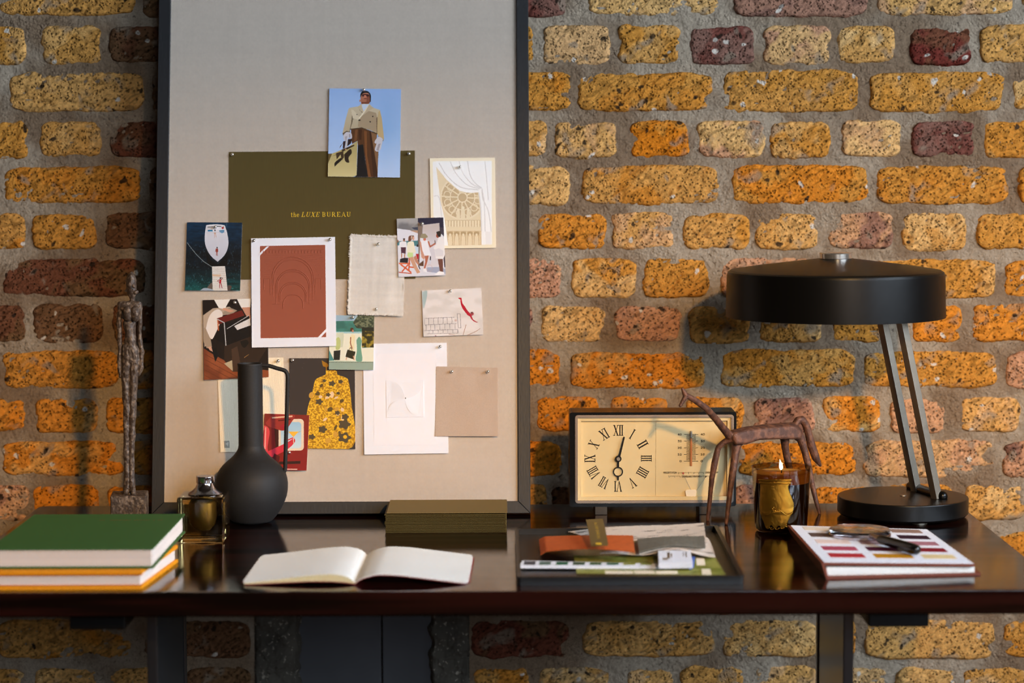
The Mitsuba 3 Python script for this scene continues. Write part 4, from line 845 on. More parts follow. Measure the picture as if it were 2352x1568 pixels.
# brick red embossed card on a white mount
c = Card('arch_card', [(577.5, 548.5), (770, 545), (773, 795.5), (579.5, 799)], 3, curl=.0022, th=.0008); c.sheet('__mount', 'paper_white')
def st_of(px, py):
    """photo point -> the card's (s, t)"""
    q = on_b(px, py); A = np.column_stack([c.c[1] - c.c[0], c.c[3] - c.c[0]]); return np.linalg.solve(A, q - c.c[0])
s0, t0 = st_of(598, 566); s1, t1 = st_of(750, 775)
c.sheet('__red_card', 'brick_paper', s0=s0, s1=s1, t0=t0, t1=t1, off=.0009, th=.0005); labels[c.key + '__red_card'] = {'label': 'brick red card embossed with nested arches'}
Wc, Hc = np.linalg.norm(c.c[1] - c.c[0]), np.linalg.norm(c.c[3] - c.c[0])
def ridge(path_px, w, h=.00045, off=.0014):
    q = np.array([st_of(*p) for p in path_px])
    p3 = c.at(q[:, 0], q[:, 1], off)
    return tube(p3, w, 6)
def z6(x, y): return 400 + .37 * x, 320 + .37 * y
rid = []
for cx, cy, rr, yb_ in ((740, 862, 128, 905), (740, 868, 118, 905), (741, 918, 106, 960), (741, 920, 98, 960), (740, 975, 86, 1010), (740, 977, 78, 1010), (741, 1028, 62, 1055)):
    pts = [(cx - rr, yb_)] + [(cx - rr * math.cos(a_), cy - rr * math.sin(a_)) for a_ in np.linspace(0, math.pi, 32)] + [(cx + rr, yb_)]
    rid.append(ridge([z6(*p) for p in pts], .0009))
for cx, cy, r0_, r1_ in ((740, 862, 118, 136), (741, 918, 98, 112), (740, 975, 78, 90)):
    for a_ in np.linspace(.05, math.pi - .05, 44):
        rid.append(ridge([z6(cx - r0_ * math.cos(a_), cy - r0_ * math.sin(a_)), z6(cx - r1_ * math.cos(a_), cy - r1_ * math.sin(a_))], .0005))
for x, y0_, y1_ in ((560, 870, 935), (600, 870, 970), (615, 880, 980), (637, 905, 1025), (655, 960, 1000), (678, 1028, 1055), (803, 1028, 1050), (823, 970, 1000), (842, 905, 1025), (862, 880, 995), (878, 870, 970), (915, 870, 935)):
    rid.append(ridge([z6(x, y0_), z6(x, y1_)], .0008))
for x in range(555, 925, 20): rid.append(ridge([z6(x, 694), z6(x, 710)], .0010))
for x0_, x1_, y in ((555, 925, 688), (555, 612, 866), (868, 925, 866), (610, 660, 1025), (820, 866, 1000)): rid.append(ridge([z6(x0_, y), z6(x1_, y)], .00045))
for j_, y in enumerate(range(722, 862, 12)):
    for x in range(558 + (j_ % 2) * 6, 920, 13):
        if (x - 740) ** 2 + (y - 862) ** 2 > 142 ** 2: rid.append(ridge([z6(x, y), z6(x + 9, y)], .00035))
add(c.key + '__embossing', cat(*rid), 'brick_paper', True); labels[c.key + '__embossing'] = {'label': 'embossed nested arches'}
for k, pts in enumerate((((596, 590), (619, 567), (614, 567), (596, 584)), ((730, 777), (751, 755), (751, 762), (737, 777)))):
    q = np.array([st_of(*p) for p in pts]); p3 = c.at(q[:, 0], q[:, 1], .0018)
    add(c.key + '__corner_strip' + ('' if k == 0 else '_001'), solid_sheet(np.array([[p3[0], p3[3]], [p3[1], p3[2]]]), B_n * .0003), 'paper_white', False)
tag(c.key, 'brick red card embossed with arches held by corner slits on a white mount', 'card')

# striped cream card behind the vase
c = Card('ribbed_card', [(499, 824), (651, 821), (655.5, 1036), (506.5, 1038.5)], 0, curl=.0014); c.sheet('__card', 'paper_cream')
rb = []
for k in range(58):
    s = .01 + .98 * k / 57; p3 = c.at(np.full(5, s), np.linspace(.005, .995, 5), .0004); rb.append(tube(p3, .0005, 4))
add(c.key + '__ribs', cat(*rb), 'paper_cream', True)
fr = ((0, 0), (100, 0), (0, 100))
c.print([([(6.5, 88), (14.8, 88), (14.8, 95.5), (6.5, 95.5)], (158, 152, 140)), ([(8, 91), (13.5, 89), (12.2, 94.5), (10.5, 92.2)], (206, 200, 186))], fr, part='__emblem', m='print_matte', off=.0011)
tag(c.key, 'cream ribbed card with a small grey emblem behind the black vase', 'card')

# white card with a pinwheel envelope
c = Card('white_card', [(834, 789.5), (1026, 787), (1030.5, 1041), (837, 1044)], 0, curl=.0030, th=.0008); c.sheet('__mount', 'paper_white')
ia, ib = st_of(857, 813), st_of(1005, 1022)
c.sheet('__inner_card', 'paper_warm', s0=ia[0], s1=ib[0], t0=ia[1], t1=ib[1], off=.0010, th=.0005)
ea, eb = st_of(887, 874), st_of(973.5, 958)
c.sheet('__envelope', 'paper_white', s0=ea[0], s1=eb[0], t0=ea[1], t1=eb[1], off=.0017, th=.0008); labels[c.key + '__envelope'] = {'label': 'small square envelope closed by four curved flaps'}
for k in range(4):                                   # four petal flaps, each over the next
    R_ = np.array([[0, -1], [1, 0]]); M_ = np.linalg.matrix_power(R_, k)
    rim = [(-1, -1)] + [tuple(q) for q in spline([(-1, -1), (-.45, -.86), (-.12, -.5), (0, 0)], 12)[1:]] + [tuple(q) for q in spline([(0, 0), (-.5, .12), (-.86, .45), (-1, 1)], 12)[1:]]
    pg = Polygon(np.array(rim) @ M_.T)
    v, f = trimesh.creation.triangulate_polygon(pg, engine='earcut')
    s = ea[0] + (eb[0] - ea[0]) * (v[:, 0] + 1) / 2; t = ea[1] + (eb[1] - ea[1]) * (v[:, 1] + 1) / 2
    w_ = v @ np.linalg.matrix_power(R_, k) @ np.array([1, 0])                # -1 at the fold, 0 at the middle
    hgt = .0022 + .0026 * (1 + np.minimum(w_, 0)) ** 1.5 + .0002 * k
    n_ = len(v)
    ring_ = np.array(pg.exterior.coords)[:-1]
    order = [int(np.argmin(((v - q) ** 2).sum(1))) for q in ring_]
    top = c.at(s, t, hgt); bot = c.at(s, t, hgt - .0007)
    side = [f_ for a_, b_ in zip(order, order[1:] + order[:1]) for f_ in ([a_, b_, b_ + n_], [a_, b_ + n_, a_ + n_])]
    g = trimesh.Trimesh(np.vstack([top, bot]), np.vstack([f, f[:, ::-1] + n_, side]), process=False); g.fix_normals()
    add(c.key + '__flap' + ('' if k == 0 else f'_{k:03d}'), g, 'paper_white', False)
pt = b3(*on_b(932, 915), c.base + .006)
add(c.key + '__stitch', trimesh.creation.icosphere(1, .0009).apply_translation(pt), 'dial_ink', True)
for k, pts in enumerate((((980, 1024), (1000, 1003), (1002, 1003), (982, 1025)), ((853, 827), (872, 808), (872, 811), (853, 830)))):
    q = np.array([st_of(*p) for p in pts]); p3 = c.at(q[:, 0], q[:, 1], .0018)
    add(c.key + '__corner_strip' + ('' if k == 0 else '_001'), solid_sheet(np.array([[p3[0], p3[3]], [p3[1], p3[2]]]), B_n * .0003), 'paper_white', False)
tag(c.key, 'white card carrying a small white square envelope with curved flaps', 'card')


# cloth swatches with pinked edges
def swatch(name, px, level, mat_, teeth, sides, label, curl=.003, wave=.0012, amp=.0011):
    c = Card(name, px, level, curl=curl)
    wd_, ht_ = np.linalg.norm(c.c[1] - c.c[0]), np.linalg.norm(c.c[3] - c.c[0])
    n, m = 97, 97
    S, Tt = np.meshgrid(np.linspace(0, 1, n), np.linspace(0, 1, m), indexing='ij')
    zig = lambda x, k: np.abs((x * k) % 1 - .5) * 2
    ds = np.where((S == 0) & ('l' in sides), zig(Tt, teeth) * amp / wd_, 0) - np.where((S == 1) & ('r' in sides), zig(Tt, teeth) * amp / wd_, 0)
    dt = np.where((Tt == 0) & ('t' in sides), zig(S, teeth) * amp / ht_, 0) - np.where((Tt == 1) & ('b' in sides), zig(S, teeth * wd_ / ht_) * amp / ht_, 0)
    off = wave * (meshkit.fbm(np.stack([S * 3, Tt * 4, S * 0 + level], -1), 3) - .3)
    P = c.at(S + ds, Tt + dt, off)
    uv = np.stack([(S + ds) * wd_, (Tt + dt) * ht_], -1).reshape(-1, 2)
    g = solid_sheet(P, B_n * -.0005)
    add(c.key, g, mat_, True, uv=np.vstack([uv, uv]))
    tag(c.key, label, 'fabric swatch')
    return c
c = swatch('fabric_swatch', [(806.5, 541), (931, 545), (927, 725), (800.5, 721)], 2, 'swatch_linen', 32, 'ltb', 'oatmeal linen swatch with frayed pinked edges on the pin board', wave=.0016, amp=.0016)
fr_ = []
for k in range(90):                                    # loose threads along the edges
    side = k % 3; x = rng.random()
    s, t = ((-.002, x), (x, -.003), (x, 1.0))[side]
    d = ((-1, .2), (.2, -1), (.2, 1))[side]
    a0 = c.at(s, t, .0006)[None]; a1 = c.at(s + d[0] * .030 + rng.normal(0, .006), t + d[1] * .018, .0016 + rng.random() * .001)[None]
    fr_.append(tube(np.vstack([a0, (a0 + a1) / 2 + B_n * .0006, a1]), .00045, 5))
for k in range(150):                                   # fluffy scallops left by the pinking shears
    q = (k + .5) / 60
    s, t = (0.0, q) if k < 60 else ((q - 1) * 60 / 44, 0.0) if k < 104 else ((q - 104 / 60) * 60 / 46, 1.0)
    if s > .97: continue
    m = trimesh.creation.icosphere(1, 1.0); m.vertices *= np.array([.0017, .0017, .0008]) * (.8 + .5 * rng.random())
    m.vertices += (rng.random(m.vertices.shape) - .5) * .0006
    fr_.append(place(m, c.at(s + rng.normal(0, .003), t + rng.normal(0, .002), .0006), B_u, B_up, B_n))
for s, t, d in ((.99, .82, (.06, .03)), (.99, .93, (.05, .05)), (.98, .6, (.02, .08))):
    q = [c.at(s + d[0] * k, t + d[1] * k, .0012 + .0006 * k) for k in np.linspace(0, 1, 6)]; fr_.append(tube(np.array(q), .0004, 5))
add(c.key.replace('__', '') + '__fringe', cat(*fr_), 'swatch_linen', True, uv=np.zeros((sum(len(f.vertices) for f in fr_), 2)))
labels['fabric_swatch__fringe'] = {'label': 'frayed white threads along the edges', 'kind': 'stuff'}
swatch('fabric_swatch', [(1001.5, 841.5), (1144, 845), (1145, 1003.5), (998.5, 1003)], 2, 'swatch_taupe', 40, 'lb', 'smooth taupe fabric swatch with pinked edges beside the white card', wave=.0018)

# pins
PINS = [((535, 356.5), 1, 'upper left corner of the large olive card'), ((940, 354.5), 1, 'upper right corner of the large olive card'), ((836.5, 208.5), 3, 'top of the photograph of the man in a jacket'), ((1057, 385.5), 2, 'curtain of the cream card'),
        ((970.5, 516), 5, 'photograph of people in white'), ((496.5, 523), 3, 'photograph of the white boat'), ((585, 554.5), 4, 'upper left corner of the white mount'), ((759, 552), 4, 'upper right corner of the white mount'),
        ((870, 562), 3, 'top of the oatmeal linen swatch'), ((865, 711), 3, 'bottom of the oatmeal linen swatch'), ((1035, 669.5), 2, 'drawing of the red diver'), ((540.5, 696), 2, 'photograph of seated people'),
        ((811, 730), 3, 'photograph of the woman with a bag'), ((673, 828), 1, 'charcoal card with the gold dress'), ((640, 829.5), 1, 'cream ribbed card'), ((1011.5, 796.5), 1, 'upper right corner of the white card'),
        ((1038.5, 854), 3, 'left end of the taupe swatch top'), ((1121, 854), 3, 'right end of the taupe swatch top'), ((665.5, 1040), 4, 'red photograph of the cocktail glass')]
for (px, py), lv, where in PINS:
    u, v = on_b(px, py); h0 = PANEL + .0008 + lv * .0011 + .0012
    k = num('ball_pin'); o = b3(u, v, h0)
    head = trimesh.creation.icosphere(3, .0026); head.apply_translation((0, 0, .0030)); head = place(head, o, B_u, B_up, B_n)
    shank = place(trimesh.creation.cylinder(.0005, .006, sections=10), o - B_n * .0014, B_u, B_up, B_n)
    add(k + '__head', head, 'pin_metal', True); add(k + '__shank', shank, 'pin_metal')
    tag(k, 'small silver ball pin at the ' + where, 'pin', 'silver ball pins on the board')
# ------------------------------------------------------------------ desk lamp
def scale_at(p): return FOC / float((np.asarray(p) - EYE) @ fwd)        # photo pixels per metre there
lc = on_z(2073, 1178, TZ + .004); LX, LY = lc[0], lc[1]
RB = 148.5 / scale_at(lc)
z0, z1 = TZ + .004, TZ + .0315
add('desk_lamp__base', lathe([(0, z0), (RB - .003, z0), (RB, z0 + .003), (RB, z1 - .0022), (RB - .0007, z1 - .0007), (RB - .0022, z1), (0, z1)], (LX, LY, 0), 96), 'black_satin', 35)
for k, a in enumerate((40, 160, 280)):
    add('desk_lamp__foot_pad' + ('' if k == 0 else f'_{k:03d}'), lathe([(0, TZ), (.012, TZ), (.012, z0 + .0004), (0, z0 + .0004)], (LX + .075 * math.cos(math.radians(a)), LY + .075 * math.sin(math.radians(a)), 0), 24), 'steel')
sp = on_z(2074, 1138, z1)
add('desk_lamp__base_screw', lathe([(0, z1 - .001), (.0055, z1 - .001), (.005, z1 + .001), (.003, z1 + .0016), (0, z1 + .0018)], (sp[0], sp[1], 0), 24), 'steel')
SC = on_y(1918, 726, LY - .012)                               # centre of the shade's lower rim
RS = 250.5 / scale_at(SC); RT = RS * .986
zb, zt = SC[2], on_y(1918, 620, LY - .012)[2]
zap = on_y(1917, 594, LY - .012)[2]
shade = [(RS - .0015, zb + .0006), (RS, zb), (RS, zb + .002), (RT + .0006, zt - .007), (RT - .0012, zt - .0025), (RT - .005, zt), (RT * .75, zt + (zap - zt) * .32), (.030, zap), (.0, zap + .0004)]
inner = [(0, zap - .003), (.030, zap - .003), (RT * .75, zt + (zap - zt) * .32 - .003), (RT - .006, zt - .003), (RT - .003, zt - .008), (RS - .0025, zb + .0006), (RS - .0015, zb + .0006)]
add('desk_lamp__shade', lathe(shade + inner, (SC[0], SC[1], 0), 128), 'shade_black', 30)
zc0, zc1 = zap - .001, on_y(1916, 580, LY - .012)[2]
RC = 37 / scale_at(SC)
add('desk_lamp__cap', lathe([(0, zc0), (RC - .001, zc0), (RC - .001, zc0 + .0012), (RC, zc0 + .0018), (RC, zc1 - .0014), (RC - .0014, zc1), (0, zc1)], (SC[0], SC[1], 0), 64), 'cap_metal', 30)
labels['desk_lamp__cap'] = {'label': 'chrome cap on top of the shade'}
# two parallel square bars rising to the left
b1, b2 = on_z(2103, 1119, z1 + .006), on_z(2150, 1136, z1 + .006)
t1 = on_y(2027, 740, b1[1]); dirb = (t1 - b1) / np.linalg.norm(t1 - b1)
def square_bar(p, d, length, w, rot):
    a = np.cross(d, [0, 1, 0]); a /= np.linalg.norm(a); b = np.cross(d, a)
    c, s = math.cos(rot), math.sin(rot)
    m = rbox(-w / 2, w / 2, -w / 2, w / 2, 0, length, .0008)
    return place(m, p, a * c + b * s, -a * s + b * c, d)
ln = (zt - .012 - b1[2]) / dirb[2]
add('desk_lamp__arm', square_bar(b1 - dirb * .006, dirb, ln, .0125, .62), 'steel', 20)
add('desk_lamp__arm_001', square_bar(b2 - dirb * .006, dirb, ln, .0125, .62), 'steel', 20)
pe = on_z(2164, 1139, z1 + .004); ps = on_z(2092, 1116, z1 + .004)
dv = (pe - ps) / np.linalg.norm(pe - ps)
rod = blob([(ps, .0075, pe - dv * .012, .0075), (pe - dv * .012, .0078, pe, .0088)], .003, 4)
v = rod.vertices.copy(); v[:, 2] = np.maximum(v[:, 2], z1 - .0002); rod.vertices = v
add('desk_lamp__pivot_bar', rod, 'black_gloss', 60)
xb = np.array([SC[0], SC[1], zt - .008])
arm_top = (b1 + b2) / 2 + dirb * ln
add('desk_lamp__bracket', tube([arm_top - dirb * .012, (arm_top * .5 + xb * .5) * [1, 1, 0] + [0, 0, zt - .012], xb], .006), 'black_satin')
add('desk_lamp__bulb_holder', lathe([(0, zt - .052), (.014, zt - .050), (.020, zt - .036), (.014, zt - .016), (.014, zap - .002), (0, zap - .002)], (SC[0], SC[1], 0), 32), 'black_satin')
tag('desk_lamp', 'black metal desk lamp with a wide flat shade on two slanting steel bars', 'lamp')

mat('bezel_metal', principled((156, 140, 126), 0.38, metal=0.8))
# ------------------------------------------------------------------ mantel clock with thermometer
CY = 3.490; co = on_y(1499, 1163, CY); S = scale_at(co)                 # local: u right, v up from the case's lower edge
cz0 = co[2]
def ck(px, py): return (px - 1499) / S, (1163 - py) / S
def cplace(m, y=CY): return place(m, np.array([co[0], y, cz0]), np.array([1.0, 0, 0]), np.array([0, 0, 1.0]), np.array([0, -1.0, 0]))
def cbox(x0, x1, y0, y1, d0, d1, r=.0006):
    (u0, v1), (u1, v0) = ck(x0, y0), ck(x1, y1); return cplace(rbox(u0, u1, v0, v1, d0, d1, r))
def rr(x0, x1, y0, y1, r):
    (u0, v1), (u1, v0) = ck(x0, y0), ck(x1, y1); return sbox(u0 + r, v0 + r, u1 - r, v1 - r).buffer(r, quad_segs=6)
def cext(poly, d0, d1):
    m = extrude(poly, d1 - d0); m.apply_translation((0, 0, d0)); return cplace(m)
case_o = rr(1308.5, 1690.5, 945, 1163, .0035); open_ = rr(1321, 1684.5, 951.5, 1154, .004)
add('mantel_clock__case', cat(cext(case_o.difference(rr(1322, 1683.5, 952.5, 1153, .004)), -.062, 0.0), cext(rr(1311, 1688, 947, 1161, .003), -.064, -.024)), 'black_gloss', 25)
bz = rr(1321, 1684.5, 951, 1154.5, .0045)
add('mantel_clock__bezel', cat(cext(bz.difference(bz.buffer(-.0042)), -.006, .0022), cext(bz.buffer(-.0008).difference(bz.buffer(-.0030)), .0018, .0032)), 'bezel_metal', 25)
labels['mantel_clock__bezel'] = {'label': 'silver bezel'}
bi = bz.buffer(-.0042)
add('mantel_clock__dial_border', cext(bi.difference(bi.buffer(-.0055)), -.010, -.002), 'dial_cream', 25)
xs_ = ck(1506.5, 1000)[0]
dl = rr(1325, 1680, 956, 1149, .003)
add('mantel_clock__clock_dial', cext(dl.intersection(sbox(-1, -1, xs_ - .0002, 1)), -.024, -.0080), 'dial_cream', False)
add('mantel_clock__weather_dial', cext(dl.intersection(sbox(xs_ + .0002, -1, 1, 1)), -.024, -.0082), 'dial_cream', False)
labels['mantel_clock__clock_dial'] = {'label': 'cream clock face with roman numerals'}; labels['mantel_clock__weather_dial'] = {'label': 'cream panel with thermometer and humidity scale'}
DF = -.0078                                                             # just in front of the dials
cu, cv = ck(1420.3, 1052.8)
ROM = ['XII', 'I', 'II', 'III', 'IIII', 'V', 'VI', 'VII', 'VIII', 'IX', 'X', 'XI']
for k, t in enumerate(ROM):
    g, w = lettering(t, 1.0, -.02)
    bx0, _, bx1, _ = g.bounds
    hgt, wid = 24.5 / S, min(.62 * (bx1 - bx0), 1.0) * 24.5 / S
    if t in ('II', 'III', 'IIII', 'VII', 'VIII'): wid = {'II': 13, 'III': 15, 'IIII': 20, 'VII': 20, 'VIII': 25}[t] / S
    g = affinity.translate(g, -(bx0 + bx1) / 2, -.5)
    g = affinity.scale(g, wid / (bx1 - bx0), hgt, origin=(0, 0))
    g = affinity.translate(g, 0, 64.8 / S)
    g = affinity.rotate(g, -30 * k, origin=(0, 0))
    add('mantel_clock__numeral' + ('' if k == 0 else f'_{k:03d}'), cext(affinity.translate(g, cu, cv), DF, DF + .0004), 'dial_ink', False)
def hand(pts, d):                                                       # polyline points in px of the photo
    return cext(Polygon([ck(*p) for p in pts]), d, d + .0005)
add('mantel_clock__minute_hand', hand([(1417, 1052), (1423.5, 1053.5), (1435.4, 1003), (1433, 1001.5), (1431.5, 1003), (1420.6, 1045), (1417, 1040), (1422, 1040)], .0 - .0035), 'dial_ink', False)
ring = Point(*ck(1419.8, 1083.2)).buffer(11.6 / S, quad_segs=12).difference(Point(*ck(1419.8, 1083.2)).buffer(9.0 / S, quad_segs=12))
hh = unary_union([ring, Polygon([ck(*p) for p in ((1417.5, 1050), (1422.5, 1050), (1422, 1074), (1417.5, 1074))]), Polygon([ck(*p) for p in ((1417.5, 1093), (1422, 1093), (1421.5, 1103), (1418, 1103))])])
add('mantel_clock__hour_hand', cext(hh, -.0050, -.0045), 'dial_ink', False)
add('mantel_clock__hub', cat(cext(Point(cu, cv).buffer(7.2 / S), -.0044, -.0025)), 'dial_ink'); add('mantel_clock__hub__cap', cext(Point(cu, cv).buffer(4.2 / S), -.0026, -.0008), 'steel')
def txt(s, x0, x1, ybase, hpx, d=DF, bold=False):
    m = meshkit.text_mesh(s, 1.0, .1, bold); b = m.bounds
    m.apply_translation((-b[0][0], 0, 0)); w = b[1][0] - b[0][0]
    m.apply_scale(((x1 - x0) / S / w, hpx / S, .003)); u, v = ck(x0, ybase); m.apply_translation((u, v, d)); return cplace(m)
ticks, nums = [], []
for k in range(21):
    y = 997.8 + (1059.7 - 997.8) * k / 20; big = k % 5 == 0
    for a, b in (((1571.5, 1585), (1590.5, 1603.8)) if big else ((1577, 1585), (1590.5, 1598.3))):
        ticks.append(cext(sbox(*ck(a, y + .55), *ck(b, y - .55)), DF, DF + .0002))
    if big:
        s = str(40 - 2 * k); w = 4.2 * len(s)
        nums += [txt(s, 1566 - w - .5, 1566, y + 2.2, 4.6, bold=True), txt(s, 1610, 1610 + w + .5, y + 2.2, 4.6, bold=True)]
add('mantel_clock__thermometer_scale', cat(*ticks, *nums), 'dial_ink', False); labels['mantel_clock__thermometer_scale'] = {'label': 'thermometer scale numbered 0 to 40'}
add('mantel_clock__thermometer_tube', cat(cplace(rbox(*[ck(1585.3, 0)[0], ck(1590.2, 0)[0]], ck(0, 1071)[1], ck(0, 1006)[1], DF, DF + .0022, .0009))), 'dial_copper')
add('mantel_clock__thermometer_tube__empty_top', cplace(rbox(*[ck(1585.3, 0)[0], ck(1590.2, 0)[0]], ck(0, 1006)[1], ck(0, 989.5)[1], DF, DF + .0022, .0009)), 'steel')
sc_ = [txt('PRECIPITATION', 1524.5, 1555, 1088.4, 4.2, bold=True), txt('CHANGEABLE WEATHER', 1566, 1610.5, 1097.2, 4.2, bold=True), txt('DEN', 1621.5, 1632, 1088.2, 4.0, bold=True), txt('RY', 1644, 1651, 1088.2, 4.0, bold=True)]
def tick(x, y0_, y1_, lean, w): return cext(LineString([ck(x, y0_), ck(x + lean, y1_)]).buffer(w / S / 2, cap_style='flat'), DF, DF + .0002)
for k in range(26):
    x = 1558 + 60 * k / 25; ln_ = 4.6 if k % 5 == 0 else 2.6; sc_.append(tick(x, 1085, 1085 + ln_, (1588 - x) * .05, .8 if k % 5 == 0 else .55))
for k in range(11): sc_.append(tick(1536 + 26 * k / 10, 1093, 1097.5 if k % 5 == 0 else 1095.8, 2.0 - .05 * k, .8 if k % 5 == 0 else .55))
for k in range(9): sc_.append(tick(1613 + 18 * k / 8, 1093, 1097.5 if k % 4 == 0 else 1095.8, -1.6, .8 if k % 4 == 0 else .55))
add('mantel_clock__weather_scale', cat(*sc_), 'dial_ink', False); labels['mantel_clock__weather_scale'] = {'label': 'small scales lettered precipitation and changeable weather'}
add('mantel_clock__pointer', cext(LineString([ck(1569, 1087), ck(1588, 1127)]).buffer(.00022), DF + .002, DF + .0023), 'steel', False)
add('mantel_clock__pointer__red_tip', cext(Polygon([ck(1568, 1084.5), ck(1572, 1087), ck(1568.5, 1090)]), DF + .002, DF + .0025), 'dial_red', False)
add('mantel_clock__pointer_001', cext(LineString([ck(1622, 1095), ck(1600, 1128)]).buffer(.00022), DF + .002, DF + .0023), 'steel', False)
add('mantel_clock__pointer_001__black_tip', cext(Polygon([ck(1620, 1094.5), ck(1624.5, 1094), ck(1621.5, 1097.5)]), DF + .002, DF + .0025), 'dial_ink', False)
add('mantel_clock__pivot_cover', cext(Polygon([ck(1574, 1128), ck(1578, 1125.5), ck(1597, 1125.5), ck(1600, 1128), ck(1598, 1142), ck(1577, 1142)]), DF, DF + .004), 'paper_cream', False)
(u0, v1), (u1, v0) = ck(1324.5, 954.5), ck(1681, 1151)
add('mantel_clock__glass', face(grid(np.array([[[co[0] + u0, CY - .0005, cz0 + v0], [co[0] + u0, CY - .0005, cz0 + v1]], [[co[0] + u1, CY - .0005, cz0 + v0], [co[0] + u1, CY - .0005, cz0 + v1]]])), (0, -1, 0)), 'glass_pane', False)
for k, (x0, x1) in enumerate(((1366, 1395), (1605, 1634))):
    (u0, _), (u1, _) = ck(x0, 0), ck(x1, 0)
    add('mantel_clock__foot' + ('' if k == 0 else '_001'), rbox(co[0] + u0, co[0] + u1, CY + .001, CY + .058, TZ, cz0 + .0006, .0012), 'foot_metal')
tag('mantel_clock', 'black cased mantel clock with a cream roman dial beside a thermometer panel', 'clock')

# ------------------------------------------------------------------ iron horse
hy0, hy1 = 3.418, 3.505
def hp(x, y, dy=0.0):
    """zoomed photo point of the horse; its body runs slightly away from the viewer to the right"""
    px, py = 1260 + .2976 * x, 860 + .2976 * y
    f_ = np.clip((px - 1660) / (1850 - 1660), -.2, 1.3)
    return on_y(px, py, hy0 + (hy1 - hy0) * f_ + dy)
foot1, foot2, foot4 = on_z(1625.5, 1196), on_z(1668, 1205), on_z(1882, 1180)
foot3 = on_z(1838, 1176)
def chain(pts, rs): return [(pts[i], rs[i], pts[i + 1], rs[i + 1]) for i in range(len(pts) - 1)]
def leg_pts(pts, foot):
    """photo points down a leg, their depth going over to the foot's"""
    ys = np.linspace(pts[0][2], foot[1], len(pts) + 1); out = [on_y(1260 + .2976 * x, 860 + .2976 * y, ys[i]) for i, (x, y, _) in enumerate(pts)]
    return out + [foot + [0, 0, .0025]]
ym = lambda px: hy0 + (hy1 - hy0) * (px - 1660) / 190
bones = []
nk = [hp(1058, 158, -.062), hp(1130, 198, -.05), hp(1215, 258, -.036), hp(1290, 342, -.022), hp(1345, 412, -.010), hp(1405, 482, .0)]
bones += chain(nk, [.0040, .0046, .0050, .0054, .0058, .0070])
bones += [(hp(1056, 158, -.062), .0044, hp(1034, 112, -.064), .0022), (hp(1060, 165, -.062), .0040, hp(1018, 238, -.066), .0026)]
tops = [(1432, 462), (1520, 440), (1640, 424), (1760, 414), (1880, 404), (1925, 436)]
bots = [(1452, 520), (1520, 515), (1620, 482), (1750, 476), (1860, 478), (1930, 478)]
for d0, d1 in ((-.012, 0.0), (0.0, .012)):                              # a plate folded over like a saddle
    for k in range(5):
        bone = []
        for q in (k, k + 1):
            (xa, ya), (xb, yb2) = tops[q], bots[q]
            dd_ = d0 if d0 else d1
            bone += [hp(xa, ya, 0), .0078, hp(xa, ya + 10, dd_ * .7), .0062, hp(xb, yb2, dd_), .0046]
        bones.append(tuple(bone))
bones += [(hp(1440, 470, 0), .0085, hp(1478, 522, 0), .0062), (hp(1470, 480, .006), .008, hp(1530, 505, .004), .0062), (hp(1890, 425, 0), .0085, hp(1925, 478, 0), .0075), (hp(1800, 450, .006), .0085, hp(1822, 490, .008), .006)]
l1 = leg_pts([(1410, 495, ym(1676)), (1350, 522, ym(1676) - .012), (1308, 566, ym(1676) - .016), (1282, 680, ym(1676) - .014), (1262, 790, ym(1676)), (1250, 900, ym(1676)), (1240, 1010, ym(1676))], foot1)
bones += chain(l1, [.0060, .0042, .0044, .0052, .0042, .0036, .0034, .0028])
l2 = leg_pts([(1452, 520, ym(1690) + .004), (1440, 620, ym(1690)), (1424, 740, ym(1690)), (1408, 830, ym(1690)), (1398, 920, ym(1690)), (1388, 1010, ym(1690))], foot2)
bones += chain(l2, [.0085, .0060, .0056, .0048, .0042, .0038, .0028])
l3 = leg_pts([(1822, 480, ym(1802) + .010), (1826, 560, ym(1802) + .014), (1845, 660, ym(1802) + .02), (1880, 800, ym(1802) + .03)], foot3)
bones += chain(l3, [.0075, .0058, .0056, .0042, .0028])
l4 = leg_pts([(1938, 470, ym(1840)), (1975, 580, ym(1840) - .004), (2002, 690, ym(1840) - .006), (2035, 850, ym(1840) - .004), (2066, 980, ym(1840))], foot4)
bones += chain(l4, [.0075, .0056, .0054, .0042, .0036, .0026])
m = blob(bones, .0030, 10, 20)
m.vertices += (meshkit.noise(m.vertices * 200, 3)[:, None] - .5) * .0004 * m.vertex_normals
add('iron_horse__body', m, 'iron', True)
tl = [hp(1895, 398, 0), hp(1925, 352, -.002), hp(1955, 346, -.003), hp(1985, 385, -.004), hp(2005, 450, -.006), hp(2030, 550, -.008), hp(2062, 640, -.010), hp(2096, 700, -.012)]
m = blob(chain(tl, [.0060, .0058, .0058, .0060, .0062, .0068, .0064, .0022]), .003, 6, 16)
add('iron_horse__tail', m, 'iron', True)
tag('iron_horse', 'rusty iron horse figurine with a long raised neck in front of the clock', 'figurine')

